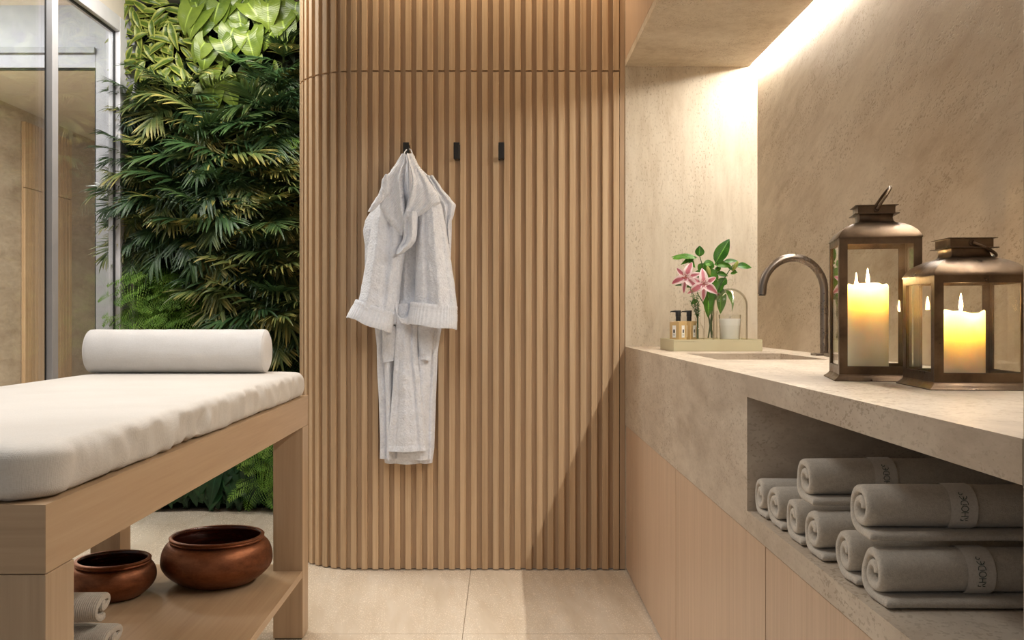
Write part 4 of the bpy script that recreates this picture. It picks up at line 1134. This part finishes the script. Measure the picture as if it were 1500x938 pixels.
def proto_mesh(mb, name, mat):
    o = mb.build(name, mat, None, useuv=True, sharp=0); me = o.data; bpy.data.objects.remove(o); return me
FR = [[proto_mesh(x, 'frond_mesh', m) for x, m in zip(frond(L, s), (M['palm'], M['palmstem']))] for s, L in ((1, .25), (2, .29), (3, .22), (4, .27), (5, .32))]
FE = [proto_mesh(fernfrond(L, s, 'fern'), 'fern_mesh', M['fern']) for s, L in ((1, .17), (2, .21), (3, .15))]
FD = [proto_mesh(fernfrond(L, s, 'ferndk'), 'fern_dark_mesh', M['ferndk']) for s, L in ((4, .17), (5, .20))]
def leafmesh(mat, seed, **k):
    mb = MB(); put(mb, leaf_pts(seed=seed, **k), (0, 0, 0), (1, 0, 0)); return proto_mesh(mb, 'leaf_mesh', mat)
HL = [leafmesh(M['heart'], s, L=.150, W=.078, prof='heart', nl=13, nw=8, fold=.12, curl=.9, wave=.10, heart=.34) for s in (1.1, 2.7, 4.2)]
BL = [leafmesh(M['broad'], s, L=.15, W=.044, prof='heart', nl=11, nw=6, fold=.3, curl=.7, wave=.06, heart=.18) for s in (1.5, 2.2, 3.9)]
VL = [leafmesh(M['varieg'], s, L=.16, W=.022, prof='lance', nl=10, nw=6, fold=.35, curl=.9, wave=.10) for s in (1.3, 2.4, 5.2)]
SL = [leafmesh(M['ferndk'], s, L=.055, W=.015, prof='lance', nl=6, nw=4, fold=.3, curl=.5, wave=.05) for s in (1.7, 2.9)]

YP = 5.045
def inst(me, name, root, d, up, off=(0, 0, 0), sc_=1.0):
    o = bpy.data.objects.new(name, me); col.objects.link(o); o.parent = root
    o.matrix_local = Matrix.Translation(Vector(off)) @ frame(d, up).to_4x4() @ Matrix.Scale(sc_, 4)
    return o
def zone(px, py):
    if py < 130: a = 'at planted wall top'
    elif py < 250: a = 'upper planted wall'
    elif py < 390: a = 'middle height of planted wall'
    elif py < 560: a = 'planted wall above the bolster'
    else: a = 'foot of the planted wall'
    c = 'beside the window frame' if px < 265 else 'in the middle' if px < 360 else 'next to the curved slats'
    return a, c
def proot(name, kind, cat, px, py, yoff=0.0):
    p = at(px, py, YP - 0.01 - yoff); a, c = zone(px, py)
    return thing(name, '%s %s, %s' % (kind, c, a), cat, p, 0, '%s %s, %s' % (kind.split(' with')[0], c, a))
def palm(px, py, n, s=1.0, seed=0, spread=1.0, yoff=0):
    r = random.Random(seed); t = proot('palm_plant', 'dark feathery palm', 'plant', px, py, yoff)
    for k in range(n):
        a = 2 * PI * k / n + r.uniform(-.4, .4); tilt = r.uniform(.55, 1.15) * spread
        d = Vector((math.cos(a) * tilt, -0.75 + .1 * r.random(), math.sin(a) * tilt * .95 + .22)); up = Vector((r.uniform(-.25, .25), -0.5 if math.sin(a) > -.3 else -.9, 1.0))
        d.x = min(d.x, .2) if px > 395 else d.x; m = FR[r.randrange(5)]; sc2 = s * r.uniform(.85, 1.1)
        o = inst(m[0], 'frond', t, d, up, (0, 0, 0), sc2)
        q = bpy.data.objects.new('rib', m[1]); col.objects.link(q); q.parent = o
def fern(px, py, n, s=1.0, seed=0, dark=False, yoff=0):
    r = random.Random(seed); t = proot('fern_plant', 'deep green fern' if dark else 'bright green drooping fern', 'plant', px, py, yoff)
    for k in range(n):
        a = -PI / 2 + (k / (n - 1) - .5) * 3.4 + r.uniform(-.25, .25)
        d = Vector((math.cos(a) * .8, -0.75, math.sin(a) * .55 + .45)); m = (FD if dark else FE); inst(m[r.randrange(len(m))], 'frond', t, d, (0, -.4, 1), (r.uniform(-.03, .03), 0, r.uniform(-.03, .03)), s * r.uniform(.8, 1.15))
def leafy(name, kind, meshes, px, py, pts, s=1.0, seed=0, stemmat=None, yoff=0):
    r = random.Random(seed); t = proot(name, kind, 'plant', px, py, yoff)
    for (dx, dz, ang) in pts:
        a = R(ang); off = Vector((dx, -0.06 - r.uniform(0, .05), dz)); d = Vector((math.cos(a), -.12 - r.uniform(0, .25), math.sin(a)))
        o = inst(meshes[r.randrange(len(meshes))], 'leaf', t, d, (r.uniform(-.25, .25), -1.0, .35), off, s * r.uniform(.82, 1.12))
        q = MB(); q.tube([Vector((0, 0, 0)), off * .5 + Vector((0, 0, .01)), off], .0016, 5); q.build('stalk', M['palmstem'], t)
def fan(n, rad, r, a0=0, a1=360, out=True):
    res = []
    for k in range(n):
        a = lerp(a0, a1, k / n) + r.uniform(-14, 14); q = rad * r.uniform(.2, 1.0)
        res.append((q * math.cos(R(a)), q * math.sin(R(a)), a if out else -90 + r.uniform(-40, 40)))
    return res

def living_wall():
    r = random.Random(21)
    # filler foliage behind everything
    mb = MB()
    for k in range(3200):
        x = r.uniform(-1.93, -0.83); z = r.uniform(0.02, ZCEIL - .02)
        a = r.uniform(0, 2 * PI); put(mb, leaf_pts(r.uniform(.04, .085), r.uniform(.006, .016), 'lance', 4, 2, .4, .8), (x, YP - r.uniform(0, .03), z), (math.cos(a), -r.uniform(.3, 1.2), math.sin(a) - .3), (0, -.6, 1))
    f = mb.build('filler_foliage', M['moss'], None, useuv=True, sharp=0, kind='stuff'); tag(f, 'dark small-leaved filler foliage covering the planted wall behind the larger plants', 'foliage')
    # top: large heart leaves in the middle and right
    for i, (px, py) in enumerate([(298, 34), (330, 26), (362, 30), (396, 22), (425, 16), (318, 68), (345, 62), (380, 52), (410, 50), (352, 12), (300, 8), (395, 5)]):
        leafy('heart_leaf_plant', 'large pale green heart-leaved plant', HL, px, py, [(r.uniform(-.05, .05), r.uniform(-.02, .06), -90 + r.uniform(-38, 38)) for _ in range(3)], .92, i, yoff=.09)
    leafy('heart_leaf_plant', 'trailing dark heart-leaved plant', HL, 322, 112, [(-.02, .02, -100), (.03, -.02, -80), (0, -.09, -95), (.06, -.06, -70), (-.05, -.10, -110)], .9, 40, yoff=.07)
    leafy('heart_leaf_plant', 'trailing dark heart-leaved plant', HL, 345, 165, [(-.03, .02, -110), (.02, -.02, -80), (0.06, 0.02, -60)], .7, 41, yoff=.04)
    leafy('heart_leaf_plant', 'trailing dark heart-leaved plant', HL, 385, 100, [(-.02, .02, -95), (.05, -.02, -70), (-.06, -.04, -115)], .75, 42, yoff=.05)
    # top left: variegated lance leaves
    for i, (px, py) in enumerate([(208, 28), (232, 18), (256, 30), (212, 62), (240, 52), (262, 66), (226, 92), (252, 102), (212, 118), (272, 92), (246, 132), (280, 42), (268, 12), (200, 8)]):
        leafy('variegated_plant', 'cream-edged variegated lance-leaved plant', VL, px, py, fan(8, .07, r, -200, 20), .85, 60 + i, yoff=.03)
    # palms
    pl = [(205, 150), (258, 152), (300, 158), (420, 92), (430, 130), (405, 148), (195, 196), (236, 190), (282, 196), (322, 205), (400, 180), (432, 184), (180, 232), (222, 240), (266, 236), (308, 246), (345, 250), (385, 246), (425, 240), (178, 276), (215, 286), (256, 282), (300, 290), (340, 292), (378, 286), (420, 290), (190, 322), (228, 332), (272, 328), (312, 336), (352, 334), (395, 330), (432, 336), (318, 368), (360, 376), (402, 374), (432, 384), (345, 425), (385, 416), (425, 424), (360, 456), (400, 462), (432, 470)]
    for i, (px, py) in enumerate(pl): palm(px + r.uniform(-6, 6) + (14 if px < 200 else 0), py + r.uniform(-6, 6), 6 if i % 3 else 7, r.uniform(.9, 1.2) * (.8 if px > 405 else .62 if px < 215 else .8 if px < 245 else 1), 100 + i, 1.0, r.uniform(.05, .12))
    for i, (px, py) in enumerate([(172, 290), (170, 345)]): palm(px + 30, py, 5, .8, 300 + i, 1.1, .08)
    # ferns
    for i, (px, py) in enumerate([(208, 402), (240, 398), (270, 404), (198, 428), (228, 430), (260, 428), (292, 430), (190, 458), (220, 460), (250, 458), (282, 460), (312, 462), (200, 490), (235, 492), (270, 494), (305, 492), (340, 488)]):
        fern(px, py, 9, r.uniform(.85, 1.1), 400 + i, False, .11)
    for i, (px, py) in enumerate([(372, 206), (398, 212), (425, 205), (355, 226), (384, 232)]): fern(px, py, 6, .75, 430 + i, False, .16)
    for i, (px, py) in enumerate([(370, 500), (410, 505), (250, 540), (330, 540), (410, 545), (200, 540), (375, 590), (425, 600)]): fern(px, py, 8, 1.0, 450 + i, True, .05)
    for i, (px, py) in enumerate([(378, 650), (398, 672), (385, 700), (425, 660), (425, 700), (410, 640)]): fern(px, py, 8, 1.0, 470 + i, False, .07)
    # foot of the wall: dark broad leaves
    for i in range(34):
        px = 205 + (i % 12) * 18 + r.uniform(-6, 6); py = 600 + (i // 12) * 46 + r.uniform(-8, 8)
        leafy('broad_leaf_plant', 'dark glossy broad-leaved plant', BL, px, py, [(r.uniform(-.05, .05), r.uniform(-.04, .05), -90 + r.uniform(-45, 45)) for _ in range(6)], .85, 500 + i, yoff=.02)
    for i in range(12):
        leafy('broad_leaf_plant', 'dark glossy broad-leaved plant', BL, 205 + i * 20, 722, [(r.uniform(-.05, .05), r.uniform(.0, .05), -90 + r.uniform(-60, 60)) for _ in range(5)], .62, 540 + i, yoff=.01)
    for i, (px, py) in enumerate([(350, 195), (335, 220), (352, 238), (330, 186)]):
        leafy('small_leaf_plant', 'small-leaved trailing creeper', SL, px, py, fan(12, .09, r), 1.0, 580 + i, yoff=.05)
living_wall()
# ---------------------------------------------------------------- light
def area(name, loc, rot, sx, sy, power, color=(1, 1, 1), spread=None):
    l = bpy.data.lights.new(name, 'AREA'); l.shape = 'RECTANGLE'; l.size = sx; l.size_y = sy; l.energy = power; l.color = color
    if spread: l.spread = R(spread)
    o = bpy.data.objects.new(name, l); o.location = loc; o.rotation_euler = rot; col.objects.link(o); return o
def spot(name, loc, target, power, angle, blend, color, rad=0.03):
    l = bpy.data.lights.new(name, 'SPOT'); l.energy = power; l.spot_size = R(angle); l.spot_blend = blend; l.color = color; l.shadow_soft_size = rad
    o = bpy.data.objects.new(name, l); o.location = loc
    o.rotation_euler = (Vector(target) - Vector(loc)).to_track_quat('-Z', 'Y').to_euler(); col.objects.link(o); return o
WARM = (1.0, 0.80, 0.56); SOFT = (1.0, 0.93, 0.84)
w = bpy.data.worlds.new('world'); sc.world = w; w.use_nodes = True
bg = w.node_tree.nodes['Background']; bg.inputs[0].default_value = (0.94, 0.97, 1.0, 1); bg.inputs[1].default_value = 0.38
sc.view_settings.exposure = 0.0
area('ceiling_light', (-0.9, 2.0, ZCEIL - 0.02), (0, 0, 0), 0.6, 1.6, 18, (1.0, 0.99, 0.98), 110)
area('cove_light', (-0.05, YW - 0.10, ZCEIL - 0.02), (0, 0, 0), 1.0, 0.05, 8, WARM)
spot('plant_spot', (-1.30, 4.45, ZCEIL - 0.02), (-1.30, 5.0, 2.15), 20, 85, 0.9, (1.0, 0.90, 0.66))
area('plant_wash', (-1.35, 4.0, ZCEIL - 0.02), (R(35), 0, 0), 0.9, 0.15, 38, (1.0, 0.96, 0.88))
area('lobby_light', (-3.0, 5.95, 2.72), (0, 0, 0), 1.4, 0.5, 150, (1.0, 0.98, 0.96))
area('lobby_front_fill', (-3.0, 4.15, 2.70), (R(8), 0, 0), 1.5, 0.5, 34, (0.92, 0.95, 1.0))  # added overhead area lamp, brightens the lobby screen from the room side
sc.cycles.use_denoising = True
sc.cycles.max_bounces = 10; sc.cycles.transparent_max_bounces = 24; sc.cycles.diffuse_bounces = 5; sc.cycles.glossy_bounces = 5
sc.cycles.caustics_reflective = False; sc.cycles.caustics_refractive = False
sc.cycles.sample_clamp_indirect = 6
